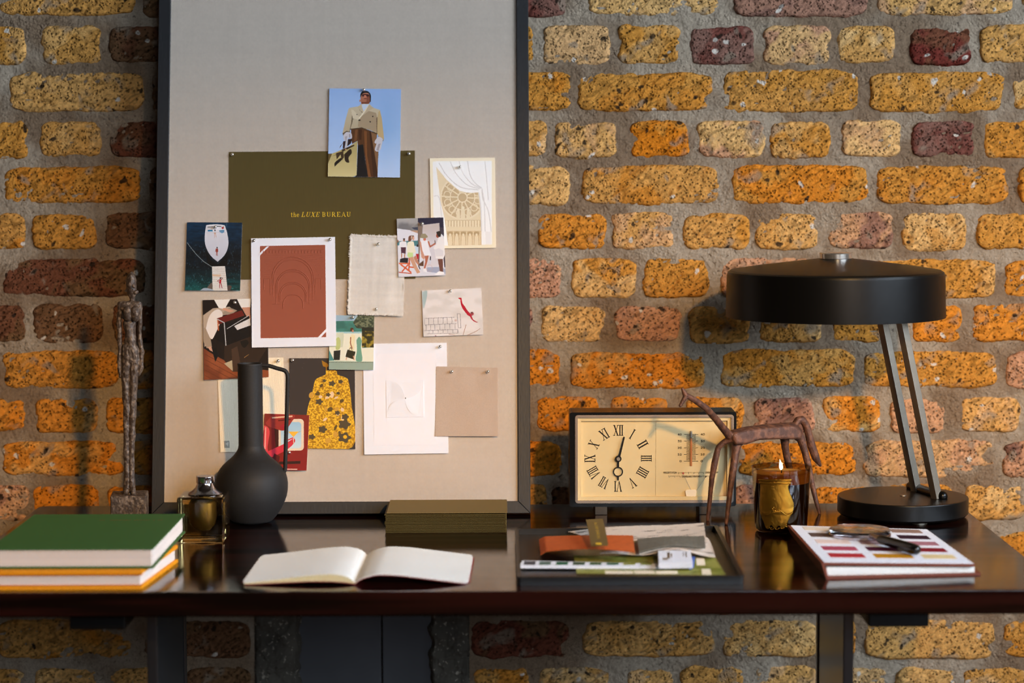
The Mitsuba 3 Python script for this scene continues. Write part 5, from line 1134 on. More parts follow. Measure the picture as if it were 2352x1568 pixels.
# ------------------------------------------------------------------ candle
kc = on_z(1801, 1228, TZ); R0 = 60 / scale_at(kc); KX, KY = kc[0], kc[1] + R0
kt = on_y(1800.6, 1071.5, KY); R1 = 67.5 / scale_at(kt); zr = kt[2]
zw = on_y(1800, 1084, KY)[2]
add('candle__glass', lathe([(R1 - .0006, zr), (R1 + .0004, zr + .0006), (R1 + .0006, zr), (R1, zr - .002), ((R0 + R1) / 2, (TZ + zr) / 2), (R0 + .0006, TZ + .012), (R0, TZ + .006), (R0 - .003, TZ + .0008), (0, TZ + .0004)], (KX, KY, 0), 96), 'glass_brown', True)
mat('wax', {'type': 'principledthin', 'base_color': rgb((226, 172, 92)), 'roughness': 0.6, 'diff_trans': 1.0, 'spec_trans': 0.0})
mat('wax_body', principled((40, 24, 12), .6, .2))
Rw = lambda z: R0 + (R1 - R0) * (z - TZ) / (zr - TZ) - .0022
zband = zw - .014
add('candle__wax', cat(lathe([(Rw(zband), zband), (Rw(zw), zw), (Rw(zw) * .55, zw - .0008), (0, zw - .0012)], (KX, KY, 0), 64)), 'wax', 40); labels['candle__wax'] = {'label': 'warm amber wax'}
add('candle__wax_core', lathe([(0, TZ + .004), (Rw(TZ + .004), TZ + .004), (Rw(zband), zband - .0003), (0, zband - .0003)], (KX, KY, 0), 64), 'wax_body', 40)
add('candle__wick', tube([(KX, KY, zw - .004), (KX + .0004, KY, zw + .003), (KX + .0014, KY, zw + .007)], .0008, 8), 'dial_ink')
fz = on_y(1799.6, 1084, KY)[2] + .0035; fh = 24.5 / scale_at(kt)
prof = [(0, 0), (.0012, .03), (.0024, .14), (.0029, .28), (.0026, .45), (.0018, .65), (.0009, .83), (.0003, .96), (0, 1.0)]
fm = lathe([(r, z * fh) for r, z in prof], (0, 0, 0), 24)
fv = fm.vertices.copy(); fv[:, 0] -= .0022 * (fv[:, 2] / fh) ** 2; fm.vertices = fv; fm.apply_translation((KX - .0004, KY, fz))
if fm.volume < 0: fm.invert()
scene['candle__flame'] = mikit.ply(fm, 'mat_paper_white', smooth=False, emitter={'type': 'area', 'radiance': {'type': 'rgb', 'value': [26.0, 15.0, 5.5]}})
labels['candle__flame'] = {'label': 'small yellow flame'}
# gilt crest on the glass
def on_glass(px, py, lift):
    """point of the glass surface seen at a photo point"""
    d = ray(px, py); p = None
    R = R1
    for _ in range(6):
        a_ = d[0] ** 2 + d[1] ** 2; b_ = -2 * (d[0] * KX + d[1] * KY); c_ = KX ** 2 + KY ** 2 - (R + lift) ** 2
        t = (-b_ - math.sqrt(max(b_ * b_ - 4 * a_ * c_, 0))) / (2 * a_); p = EYE + d * t
        R = R0 + (R1 - R0) * (p[2] - TZ) / (zr - TZ)
    return p
def k5(x, y): return 1260 + .2976 * x, 860 + .2976 * y
left = spline([(1622, 812), (1630, 838), (1634, 870), (1632, 930), (1628, 1000), (1632, 1060), (1652, 1120), (1672, 1160)], 40)
right = spline([(1872, 806), (1862, 838), (1850, 862), (1856, 900), (1878, 955), (1892, 1005), (1884, 1060), (1860, 1105), (1826, 1165)], 40)
n, mm = 40, 28
G, UV = np.zeros((mm, n, 3)), np.zeros((mm, n, 2))
for i in range(n):
    t = i / (n - 1); a_ = left[min(int(t * (len(left) - 1)), len(left) - 1)]; b_ = right[min(int(t * (len(right) - 1)), len(right) - 1)]
    for j in range(mm):
        s = j / (mm - 1); x, y = a_ * (1 - s) + b_ * s
        if t > .93: y += 26 * (.5 + .5 * math.sin(s * math.pi * 5)) * (t - .93) / .07
        rel = .0008 + .0022 * math.sin(math.pi * s) ** .6 * (1 if t > .14 else .5)
        if t < .06 or .10 < t < .13: rel += .0012                       # mouldings under the crest's rim
        if .74 < t < .80 + .02 * math.sin(s * 9): rel += .0008
        G[j, i] = on_glass(*k5(x, y), rel); UV[j, i] = s * .06, t * .08
g = face(grid(G), (0, -1, 0)); add('candle__crest', g, 'gold_foil', True, uv=UV.reshape(-1, 2)); labels['candle__crest'] = {'label': 'gilt embossed urn shaped crest'}
scr = []
for cxp, cyp, r in ((1690, 1176, 16), (1722, 1186, 14), (1760, 1182, 18), (1800, 1178, 15), (1836, 1165, 14)):
    q = [on_glass(*k5(cxp + r * math.cos(a_) * (1 - a_ / 9), cyp + r * .8 * math.sin(a_) * (1 - a_ / 9)), .0014) for a_ in np.linspace(0, 5.2, 16)]
    scr.append(tube(np.array(q), .0009, 6))
for xa, xb, y in ((1622, 1872, 812), (1628, 1866, 836)): scr.append(tube(np.array([on_glass(*k5(x, y - 6 * math.sin(math.pi * (x - xa) / (xb - xa)) * -1), .0022) for x in np.linspace(xa, xb, 16)]), .0014, 8))
scr.append(tube(np.array([on_glass(*k5(x, 1062 + 22 * math.sin((x - 1640) / 26)), .0032) for x in np.linspace(1640, 1884, 40)]), .0008, 6))
for a_ in np.linspace(0, 2 * math.pi, 9)[:-1]:
    q = [on_glass(*k5(1736 + r * math.cos(a_), 1040 + r * math.sin(a_) * .8), .0034) for r in (6, 22)]; scr.append(tube(np.array(q), .0011, 6))
add('candle__crest__scrollwork', cat(*scr), 'gold_foil', True, uv=np.zeros((sum(len(s.vertices) for s in scr), 2)))
tag('candle', 'lit candle in a dark brown glass with a gilt crest', 'candle')

# ------------------------------------------------------------------ black vase
vb = on_z(576, 1205, TZ); vs_ = 1 / scale_at(vb + [0, .03, .1]); VX, VY = vb[0], vb[1] + 26 * vs_
def vz(py): return on_y(575.5, py, VY)[2]
K = .3571
prof = [(0, TZ), (24.5 * vs_, TZ), (26.5 * vs_, TZ + .0008)]
for y, rr_ in ((1500, 122), (1480, 146), (1440, 176), (1400, 200), (1340, 224), (1280, 232.5), (1230, 229), (1190, 216), (1150, 190), (1120, 160), (1095, 130), (1070, 106), (1045, 89), (1020, 80.5), (990, 79), (800, 78.5), (600, 78.5), (500, 79)):
    prof.append((rr_ * K * vs_, vz(660 + K * y)))
zt_ = prof[-1][1] + .0022; rn = prof[-1][0]
prof += [(rn + .0003, zt_), (rn - .0006, zt_ + .0010), (rn - .0018, zt_ + .0008), (rn - .0026, zt_ - .001), (rn - .003, zt_ - .06), (0, zt_ - .062)]
P_ = np.array(prof); dense = [P_[:3]]
body = spline(P_[2:21], 120); add('black_vase__body', lathe(np.vstack([P_[:2], body, P_[21:]]), (VX, VY, 0), 96), 'ceramic_black', 50)
hpx = [(600, 838.5), (618, 840), (636, 845.5), (652, 850), (658, 855), (660.5, 864), (660.5, 880), (659, 940), (657, 1000), (655.5, 1060), (654.5, 1078), (650, 1086)]
hq = spline([on_y(x, y, VY) for x, y in hpx], 66)
add('black_vase__handle', tube(hq, .0031, 12), 'ceramic_black', True)
tag('black_vase', 'matt black bottle vase with a tall neck and one long thin handle', 'vase')

# ------------------------------------------------------------------ crystal table lighter
gb = on_z(461, 1247, TZ); gs = 1 / scale_at(gb); GW = 108 * gs / 2; GX, GY = on_z(461, 1247)[0], gb[1] + GW
GH = on_y(461, 1142.5, gb[1])[2] - TZ
add('table_lighter__glass_block', rbox(GX - GW, GX + GW, GY - GW, GY + GW, TZ + .0002, TZ + GH, .0035, True), 'glass_smoke', 25); labels['table_lighter__glass_block'] = {'label': 'smoky brown crystal cube'}
cv_ = lathe([(0, TZ + .014), (.010, TZ + .015), (.0185, TZ + .024), (.021, TZ + .036), (.020, TZ + GH - .012), (.015, TZ + GH - .004), (0, TZ + GH - .003)], (GX, GY, 0), 48)
add('table_lighter__fuel_chamber', cv_, 'brass_dim', True); labels['table_lighter__fuel_chamber'] = {'label': 'brass fuel chamber inside the glass'}
zg = TZ + GH
add('table_lighter__collar', lathe([(0, zg), (.0248, zg), (.0252, zg + .0014), (.0236, zg + .0030), (.0190, zg + .0058), (.0145, zg + .0100), (.0122, zg + .0150), (.0120, zg + .0170), (0, zg + .0170)], (GX + .003, GY, 0), 64), 'chrome', 40); labels['table_lighter__collar'] = {'label': 'flared chrome collar'}
add('table_lighter__cap', lathe([(0, zg + .0172), (.0132, zg + .0172), (.0138, zg + .0180), (.0140, zg + .0262), (.0134, zg + .0270), (0, zg + .0274)], (GX + .004, GY, 0), 64), 'chrome', 40); labels['table_lighter__cap'] = {'label': 'chrome cap'}
tag('table_lighter', 'smoky crystal cube table lighter with a chrome top behind the green book', 'table lighter')

# ------------------------------------------------------------------ bronze figure
SY = 3.40; ft = on_y(296, 1133, SY); fs = 1 / scale_at(ft)
bt = ft[2]
q0, q1, q2, q3 = [on_z(x, y, bt) for x, y in ((258, 1147), (340, 1141.5), (333.5, 1127), (250, 1127.5))]
cc = (q0 + q1 + q2 + q3) / 4
hw = np.linalg.norm(q1 - q0) / 2
bs = rbox(-hw, hw, -hw, hw, TZ, bt, .0022); bs = bs.subdivide_to_size(.006)
bs.vertices += (meshkit.fbm(bs.vertices * 70, 3, 5)[:, None] - .5) * .0016 * bs.vertex_normals
v = bs.vertices.copy(); v[:, 2] = np.maximum(v[:, 2], TZ + .0002); bs.vertices = v
spin(bs, 6); bs.apply_translation((ft[0], SY + .004, 0)); add('bronze_figurine__base', bs, 'bronze', True)
def fp(x, y, dy=0.0): return on_y(230 + .3768 * x, 600 + .3768 * y, SY + dy)
u_ = .3768 * fs
def fb(pts, rs, dy=0.0): return chain([fp(x, y, dy) for x, y in pts], [r * u_ for r in rs])
bn = []
bn += fb([(190, 95), (190, 140), (194, 180), (198, 215)], [24, 33, 30, 19])                  # head, jaw and chin
bn += fb([(190, 80), (186, 120)], [16, 30], .004) + fb([(204, 150), (210, 158)], [10, 9], -.014) + fb([(226, 185), (214, 190)], [9, 14], -.004) + fb([(158, 180), (170, 170)], [9, 14], -.002)
bn += fb([(197, 210), (196, 262)], [15, 18])
bn += fb([(132, 262), (232, 262)], [22, 22]) + fb([(150, 285), (215, 290)], [32, 34]) + fb([(160, 330), (212, 340)], [30, 30]) + fb([(168, 300), (170, 345)], [28, 22], -.010) + fb([(214, 300), (216, 345)], [28, 22], -.010)
bn += fb([(178, 380), (186, 440), (184, 490)], [38, 32, 36]) + fb([(168, 520), (168, 590)], [32, 36]) + fb([(206, 540), (212, 610)], [34, 32]) + fb([(185, 500), (188, 600)], [34, 34])
bn += fb([(128, 262), (118, 330), (116, 420), (122, 520), (118, 600), (118, 660), (124, 700)], [20, 15, 14, 13, 14, 17, 11]) + fb([(238, 262), (246, 330), (242, 420), (248, 520), (252, 600), (246, 650), (232, 695)], [18, 14, 13, 13, 15, 17, 12])
bn += fb([(166, 590), (156, 700), (158, 800), (164, 900), (160, 1000), (162, 1100), (164, 1200), (166, 1320), (162, 1400)], [36, 28, 24, 22, 20, 20, 19, 19, 22]) + fb([(210, 600), (206, 700), (202, 800), (200, 900), (196, 1000), (194, 1100), (190, 1200), (192, 1320), (196, 1395)], [34, 28, 23, 21, 20, 19, 18, 18, 22])
bn += fb([(162, 1400), (152, 1420)], [20, 13], -.010) + fb([(196, 1395), (206, 1425)], [20, 13], -.012) + fb([(180, 1412), (180, 1425)], [34, 34])
m = blob(bn, .0026, 7, 16)
nn = meshkit.fbm(m.vertices * [130, 130, 70], 3, 8) - .5; n2 = meshkit.noise(m.vertices * 420, 9) - .5
m.vertices += (nn * .0042 + n2 * .0009)[:, None] * m.vertex_normals
v = m.vertices.copy(); v[:, 2] = np.maximum(v[:, 2], bt - .001); m.vertices = v
add('bronze_figurine__figure', m, 'bronze', True)
tag('bronze_figurine', 'slender rough bronze standing figure on a small square base left of the pin board', 'figurine')
# ------------------------------------------------------------------ books on the left
def prism(xy, za, zb, c=.0006):
    """upright block over a convex outline, its edges taken off a little"""
    p = np.asarray(xy, float)[:, :2]; pg = Polygon(p).buffer(0); q = np.array(pg.buffer(-c, join_style='mitre').exterior.coords)[:-1]; p = np.array(pg.exterior.coords)[:-1]
    return trimesh.convex.convex_hull(np.vstack([np.column_stack([a, np.full(len(a), z)]) for a, z in ((q, za), (p, za + c), (p, zb - c), (q, zb))]))
def par(o, u, v, w, d):
    u = u / np.linalg.norm(u); v = v / np.linalg.norm(v); o, u, v = o[:2], u[:2], v[:2]
    return np.array([o, o + u * w, o + u * w + v * d, o + v * d])
def hardback(key, fr_pt, u, v, w, d, za, zb, board, over, cover_m, page_m, lip_m=None):
    """fr_pt: front right corner of the cover; u leftwards to the spine, v away from the viewer"""
    o = np.array(fr_pt[:2]); U, V = (u / np.linalg.norm(u))[:2], (v / np.linalg.norm(v))[:2]
    cov = np.array([o, o + U * w, o + U * w + V * d, o + V * d])
    pg = np.array([o + U * over + V * over, o + U * (w - .004) + V * over, o + U * (w - .004) + V * (d - over), o + U * over + V * (d - over)])
    add(key + '__cover', prism(cov, za, za + board), cover_m); add(key + '__cover_001', prism(cov, zb - board, zb), cover_m)
    add(key + '__spine', prism(np.array([o + U * (w - .003), o + U * w, o + U * w + V * d, o + U * (w - .003) + V * d]), za + board * .5, zb - board * .5), cover_m)
    add(key + '__page_block', prism(pg, za + board, zb - board, .0003), page_m, 20)
    if lip_m:
        for k, z in enumerate((za + board, zb - board)):
            e = np.array([o, o + U * w, o + U * w + V * over * .9, o + V * over * .9]); s_ = .0011 if k == 0 else -.0011
            add(key + '__endpaper' + ('' if k == 0 else '_001'), prism(e, min(z, z + s_), max(z, z + s_), .0001), lip_m)
    labels[key + '__cover'] = {'label': 'lower cover'}; labels[key + '__cover_001'] = {'label': 'upper cover'}

yf = on_z(324, 1354.5, TZ)
zy = on_y(324, 1310, yf[1])[2]
ydir = on_z(401, 1256, zy) - on_z(325, 1310, zy); ydir[2] = 0
hardback('amber_book', on_z(325, 1310, zy), np.array([-1.0, -.004, 0]), ydir, .225, .192, TZ + .0003, zy, .0052, .0035, 'cloth_amber', 'page_edge', 'cloth_amber_lip')
tag('amber_book', 'amber yellow hardback book lying under the green book', 'book')
g0 = on_y(352, 1258, yf[1] + .012); zg_ = g0[2]
gfr, gbr, gbl = on_z(352, 1258, zg_), on_z(425, 1179.5, zg_), on_z(82, 1178.5, zg_)
hardback('green_book', gfr, np.array([-1.0, -.002, 0]), gbr - gfr, .217, np.linalg.norm(gbr - gfr), zy + .0004, zg_, .0024, .0034, 'cloth_green', 'page_edge')
tag('green_book', 'dark green cloth hardback book on top of the amber book', 'book')
gm = []                                                   # faint gilt title line near the head of the cover
lr = np.random.default_rng(3); x = 0.0
while x < .088:
    w_ = .0012 + lr.random() * .0018
    if lr.random() > .16: gm.append((x, w_))
    x += w_ + .0011
o_ = on_z(228, 1194.5, zg_)
add('green_book__title_line', cat(*[box(o_[0] + a, o_[0] + a + b, o_[1] - .002, o_[1] + .0035, zg_ - .0002, zg_ + .00006) for a, b in gm]), 'olive_dark', False); labels['green_book__title_line'] = {'label': 'faint gilt title line too small to read', 'kind': 'stuff'}

# ------------------------------------------------------------------ open notebook
nf, nbk = on_z(815, 1342, TZ + .001), on_z(844, 1275, TZ + .002)
nv = nbk - nf; nv[2] = 0; nd = np.linalg.norm(nv)
D_ = np.array([0, .006, .016, .032, .055, .08, .11, .135, .152])
LT = np.array([.0026, .0085, .0128, .0148, .0136, .0108, .0072, .0046, .0030]); LB = np.array([.0010, .0018, .0030, .0042, .0044, .0036, .0022, .0010, .0006])
RT_ = np.array([.0026, .0078, .0118, .0148, .0140, .0112, .0074, .0042, .0022]); RB_ = RT_ - .0020
from scipy.interpolate import PchipInterpolator as PI_
dd = np.linspace(0, .152, 40)
def fan(sign, top, bot, z_extra=0.0, inset=0.0, dmax=.152):
    d = np.linspace(0, dmax, 44); t_, b_ = PI_(D_, top)(d), PI_(D_, bot)(d)
    vv = np.linspace(inset, 1 - inset, 14); rc = .007
    P = np.zeros((len(d), len(vv), 3)); Q = P.copy()
    for j, f_ in enumerate(vv):
        edge = min(f_, 1 - f_) * nd
        dm = dmax - (rc - math.sqrt(max(rc * rc - (rc - min(edge, rc)) ** 2, 0)))      # rounded page corners
        ds = d * dm / dmax
        base = nf + nv * f_ * np.array([1, 1, 0])
        P[:, j] = np.stack([base[0] + sign * ds, np.full(len(d), base[1]), TZ + np.interp(ds, d, t_)], -1)
        Q[:, j] = np.stack([base[0] + sign * ds, np.full(len(d), base[1]), TZ + np.interp(ds, d, b_)], -1)
    return P, Q
def fanmesh(sign, top, bot, **k):
    P, Q = fan(sign, top, bot, **k); return solid_sheet(P, Q - P)
gapL = LB + .0009
add('open_notebook__left_pages', fanmesh(-1, LT - .0003, gapL, inset=.006, dmax=.150), 'page_edge_buff', 40); labels['open_notebook__left_pages'] = {'label': 'thicker left block of pages'}
add('open_notebook__left_page', fanmesh(-1, LT, LT - .0003, inset=.006, dmax=.150), 'paper_note', 40); labels['open_notebook__left_page'] = {'label': 'blank left page'}
add('open_notebook__right_page', fanmesh(1, RT_, RT_ - .0012, inset=.006, dmax=.150), 'paper_note', 40); labels['open_notebook__right_page'] = {'label': 'blank right page'}
add('open_notebook__cover', fanmesh(-1, LB + .0009, LB), 'cover_red', 40); add('open_notebook__cover_001', fanmesh(1, RT_ - .0012, RT_ - .0021), 'cover_red', 40)
labels['open_notebook__cover'] = {'label': 'red cover under the left pages'}; labels['open_notebook__cover_001'] = {'label': 'red cover under the right page'}
tag('open_notebook', 'blank cream notebook with a red cover lying open at the table front', 'notebook')

# ------------------------------------------------------------------ stack of olive envelopes
e0, e1 = on_z(885, 1224.5, TZ), on_z(1163, 1222.5, TZ)
zt_env = on_y(1024, 1178, e0[1] + .001)[2]
ORD = ('', 'second', 'third', 'fourth', 'fifth', 'sixth', 'seventh', 'eighth', 'ninth', 'tenth', 'eleventh', 'twelfth', 'thirteenth', 'fourteenth', 'fifteenth', 'sixteenth', 'lowest, seventeenth')
NE = 17; te = (zt_env - TZ) / NE
ed = on_z(1024, 1148, zt_env)[1] - on_z(1024, 1178, zt_env)[1]
er = np.random.default_rng(11)
for k in range(NE):
    dx, dy, da = er.normal(0, .0006), er.normal(0, .0007), er.normal(0, .12)
    if k == NE - 1: dx, dy, da = .0012, .0004, .35
    if k == NE - 2: dx = -.0014
    z_ = TZ + .0002 + k * te + (.0006 if k == NE - 1 else 0)
    w_ = e1[0] - e0[0]
    cen = ((e0[0] + e1[0]) / 2, (e0[1] + e1[1]) / 2 + ed / 2)
    m = rbox(-w_ / 2, w_ / 2, -ed / 2, ed / 2, 0, te * .62, te * .25)
    v = m.vertices; v[:, 2] += .0004 * (np.abs(v[:, 0] / w_) ** 2) * (1 if k % 3 else -.5) + .0002
    spin(m, da); m.apply_translation((cen[0] + dx, cen[1] + dy, z_))
    key = num('envelope'); add(key, m, 'olive_card' if k == NE - 1 else 'olive_paper')
    if k == NE - 1: tag(key, 'topmost olive green envelope of the stack in front of the pin board', 'envelope', 'stacked olive envelopes')
    else: tag(key, f'olive green envelope, {ORD[NE - 1 - k]} from the top of the stack before the pin board', 'envelope', 'stacked olive envelopes')

# ------------------------------------------------------------------ black tray and what lies in it
ft_ = on_z(1440, 1343.5, TZ); zr_ = on_y(1440, 1323, ft_[1])[2]
tc = [on_z(1187.5, 1325.5, zr_), on_z(1709.5, 1322, zr_), on_z(1647, 1206.5, zr_), on_z(1183.5, 1214, zr_)]
tp = Polygon([p[:2] for p in tc]).buffer(-.005).buffer(.005, quad_segs=5)
wall_ = tp.difference(tp.buffer(-.0045))
lipm = extrude(tp.buffer(.0008).difference(tp.buffer(-.0052)), .0016); lipm.apply_translation((0, 0, zr_ - .0012))
m2 = extrude(tp.buffer(-.003), .0035); m2.apply_translation((0, 0, TZ + .0004))
add('tray__base', m2, 'black_tray'); add('tray__rim', extrude(wall_, zr_ - TZ - .0004).apply_translation((0, 0, TZ + .0004)), 'black_tray'); add('tray__rim__lip', lipm, 'black_tray', 40)
tag('tray', 'shallow black rectangular tray holding swatches and cards', 'tray')
TF = TZ + .0041
def p5(x, y): return 1160 + .3112 * x, 1080 + .3112 * y
def flat_quad(pts, z):                                    # BL, BR, FR, FL in zoomed px -> world corners on z
    return [on_z(*p5(*q), z) for q in pts]
def sheet4(cs, fz, th, n=40, m=24, pink=0, fr_only=True):
    """cloth over four corners (BL, BR, FR, FL), fz(s, t) its height above the corners' own"""
    S, Tt = np.meshgrid(np.linspace(0, 1, n), np.linspace(0, 1, m), indexing='ij')
    c = [np.asarray(x, float) for x in cs]; s, t = S[..., None], Tt[..., None]
    P = (c[0] * (1 - s) + c[1] * s) * (1 - t) + (c[3] * (1 - s) + c[2] * s) * t
    if pink: P[:, -1, 1] += .0012 * (np.arange(n) % 2)
    P[..., 2] += fz(S, Tt)
    return solid_sheet(P, np.array([0, 0, -th]))
bk = flat_quad(((505, 628), (1550, 640), (1632, 775), (528, 758)), TF + .002)
add('booklet__cover', prism(np.array(bk), TF + .0001, TF + .0020, .0002), 'olive_paper'); 
cov = prism(np.array(bk), TF + .0020, TF + .0024, .0001)
mat('booklet_green', principled(proc(lambda p, n, uv: mix(L(150, 150, 72), L(118, 124, 48), smoothstep(.4, .6, fbm(p.x * 60, p.y * 60, 1.0, 2)))), .5, .3))
add('booklet__top_sheet', cov, 'booklet_green')
wl = []
for x0_, x1_, y0_, y1_ in ((1410, 1470, 645, 700), (1450, 1515, 728, 770), (735, 940, 742, 762), (950, 1100, 740, 762), (1110, 1270, 742, 764), (1330, 1390, 655, 675)):
    q = flat_quad(((x0_, y0_), (x1_, y0_), (x1_ + 8, y1_), (x0_ + 6, y1_)), TF + .0024); wl.append(prism(np.array(q), TF + .0023, TF + .00265, .00005))
for k, w_ in enumerate(wl): add('booklet__printed_panel' + ('' if k == 0 else f'_{k:03d}'), w_, 'paper_cream', False)
tag('booklet', 'yellow green booklet lying flat in the front of the black tray', 'booklet')

# folded grey and white cloth
mat('cloth_white', principled(proc(lambda p, n, uv: mix(L(214, 202, 190), L(92, 84, 78), .8 * smoothstep(.68, .80, fbm(p.x * 40, p.y * 160, 2.0, 2))) * (.9 + .2 * noise(p.x * 900, p.y * 900, 0.0))), .9, .1))
mat('cloth_grey', principled(proc(lambda p, n, uv: L(112, 108, 98) * (.8 + .4 * noise(p.x * 700, p.y * 700, p.z * 700))), .9, .1))
c0 = [on_z(*p5(465, 450), TF + .006), on_z(*p5(1468, 376), TF + .026), on_z(*p5(1482, 500), TF + .026), on_z(*p5(640, 520), TF + .006)]
add('folded_cloth__upper_layer', sheet4(c0, lambda s, t: .002 * np.sin(s * 5 + t * 2), .0010), 'cloth_white', 40); labels['folded_cloth__upper_layer'] = {'label': 'off-white upper layer with dark streaks'}
for k in range(3):
    dz = -.0022 * k
    c1 = [on_z(*p5(975, 505), TF + .021 + dz), on_z(*p5(1470, 482), TF + .0285 + dz), on_z(*p5(1480, 560 + 8 * k), TF + .019 + dz), on_z(*p5(990, 600 + 8 * k), TF + .014 + dz)]
    add('folded_cloth__fold' + ('' if k == 0 else f'_{k:03d}'), sheet4(c1, lambda s, t: .0055 * np.sin(np.clip(s * 1.15, 0, 1) * 3.1) * (.3 + .7 * t), .0012), 'cloth_grey' if k < 2 else 'cloth_white', 40)
c2 = [on_z(*p5(900, 560), TF + .006), on_z(*p5(1478, 500), TF + .014), on_z(*p5(1552, 640), TF + .006), on_z(*p5(700, 625), TF + .005)]
add('folded_cloth__lower_layer', sheet4(c2, lambda s, t: .011 * np.exp(-((s - .66) / .2) ** 2) * t + .004 * np.exp(-((s - .1) / .2) ** 2), .0012), 'cloth_white', 40); labels['folded_cloth__lower_layer'] = {'label': 'off-white lower layer'}
c3 = [on_z(*p5(1440, 470), TF + .012), on_z(*p5(1500, 500), TF + .012), on_z(*p5(1556, 645), TF + .003), on_z(*p5(1480, 580), TF + .007)]
add('folded_cloth__corner', sheet4(c3, lambda s, t: .003 * np.sin(t * 3), .0012), 'cloth_white', 40)
tag('folded_cloth', 'folded grey and off-white cloth samples heaped in the back of the tray', 'fabric sample')

# orange swatch
c4 = [on_z(*p5(250, 490), TF + .012), on_z(*p5(945, 482), TF + .0215), on_z(*p5(958, 612), TF + .0205), on_z(*p5(262, 606), TF + .0115)]
add('orange_swatch', sheet4(c4, lambda s, t: .0065 * np.sin(s * 2.6 + .2) * (.25 + .75 * t) - .004 * (s < .06) * (.06 - s) / .06, .0014, 76, 20, pink=1), 'suede_orange', 40)
tag('orange_swatch', 'burnt orange suede swatch with a pinked front edge in the tray', 'fabric swatch')

# olive tag with gold letters
tg = [on_z(*p5(596, 362), TF + .032), on_z(*p5(720, 356), TF + .033), on_z(*p5(762, 552), TF + .031), on_z(*p5(634, 556), TF + .029)]
def tagz(s, t): return .0035 * np.sin(t * 3.0)
add('gold_lettered_tag__strip', sheet4(tg, tagz, .0012, 10, 24), 'olive_card', 40)
lt, wt = lettering('the', .55, .06); l2_, w2 = lettering('LUXE', .55, .16, 12); l3_, w3 = lettering('BUREAU', .55, .16)
tx = unary_union([lt, affinity.translate(l2_, wt + .25, 0), affinity.translate(l3_, wt + w2 + .55, 0)]); wtot = wt + w2 + w3 + .55
v, f = [], []; nv_ = 0
for g_ in tx.geoms:
    a_, b_ = trimesh.creation.triangulate_polygon(g_, engine='earcut'); v.append(a_); f.append(b_ + nv_); nv_ += len(a_)
v, f = np.vstack(v), np.vstack(f)
t_ = .20 + .62 * v[:, 0] / wtot; s_ = .44 + .30 * v[:, 1] / 1.0
c = [np.asarray(x) for x in tg]
P = (c[0] * (1 - s_[:, None]) + c[1] * s_[:, None]) * (1 - t_[:, None]) + (c[3] * (1 - s_[:, None]) + c[2] * s_[:, None]) * t_[:, None]
P[:, 2] += tagz(s_, t_) + .0003
add('gold_lettered_tag__lettering', face(trimesh.Trimesh(P, f, process=False), (0, 0, 1)), 'gold_ink', False); labels['gold_lettered_tag__lettering'] = {'label': 'gold lettering along the strip'}
bead = on_z(*p5(690, 540), TF + .0325); add('gold_lettered_tag__clasp', rbox(bead[0] - .004, bead[0] + .004, bead[1] - .003, bead[1] + .003, bead[2] - .001, bead[2] + .0008, .0006), 'gold_ink')
tag('gold_lettered_tag', 'olive ribbon tag with gold lettering lying across the orange swatch', 'tag')

# paint strip
ps_ = [on_z(*p5(128, 664), TF + .0058), on_z(*p5(1222, 690), TF + .0058), on_z(*p5(1230, 712), TF + .0058), on_z(*p5(104, 706), TF + .0058)]
add('paint_strip__card', prism(np.array(ps_), TF + .0026, TF + .0058, .0003), 'paper_white')
cols = ((66, 70, 78), (84, 112, 104), (20, 92, 62), (48, 76, 50), (56, 88, 44), (32, 92, 58), (134, 140, 50), (120, 136, 36))
xs_ = ((140, 226), (254, 340), (378, 466), (502, 590), (626, 712), (752, 838), (874, 962), (1000, 1084))
for k, (cc_, (a_, b_)) in enumerate(zip(cols, xs_)):
    mat(f'chip_{k}', principled(cc_, .5, .3))
    q = flat_quad(((a_ + 2, 667 + .02 * a_), (b_ + 2, 667 + .02 * b_), (b_ - 4, 697), (a_ - 5, 697)), TF + .0058)
    add('paint_strip__color_chip' + ('' if k == 0 else f'_{k:03d}'), prism(np.array(q), TF + .0057, TF + .0061, .00005), f'chip_{k}', False)
tag('paint_strip', 'white paint sample strip with grey and green chips across the tray', 'paint sample strip')
q = flat_quad(((1128, 592), (1366, 586), (1384, 682), (1134, 684)), TF + .0135)
zq = TF + .0062
for k in range(5):
    da = er.normal(0, .0004, 2); pq = np.array(q)[:, :2] + da
    key = num('business_card'); add(key, prism(pq, zq + k * .00155, zq + k * .00155 + .00135, .0002), 'paper_white')
    tag(key, 'topmost white business card of the small pile in the tray' if k == 4 else f'white business card, {ORD[4 - k]} from the top of the small pile in the tray', 'card', 'pile of white business cards')
key_top = key
for k, (x0_, x1_, y0_, y1_) in enumerate(((1195, 1215, 605, 650), (1222, 1232, 612, 640), (1330, 1340, 600, 640), (1310, 1318, 605, 632), (1160, 1200, 645, 660))):
    qq = flat_quad(((x0_, y0_), (x1_, y0_), (x1_ + 3, y1_), (x0_ + 3, y1_)), zq + 4 * .00155 + .00135)
    add(key_top + '__print_line' + ('' if k == 0 else f'_{k:03d}'), prism(np.array(qq), zq + 4 * .00155 + .00130, zq + 4 * .00155 + .00145, .00003), 'steel', False)
mat('blue_card', principled((60, 92, 168), .5, .3))
q = flat_quad(((1360, 640), (1402, 628), (1392, 700), (1362, 716)), TF + .006)
add('blue_card', prism(np.array(q), TF + .0026, TF + .0056, .0002), 'blue_card'); tag('blue_card', 'blue edged card poking out right of the pile of white cards', 'card')

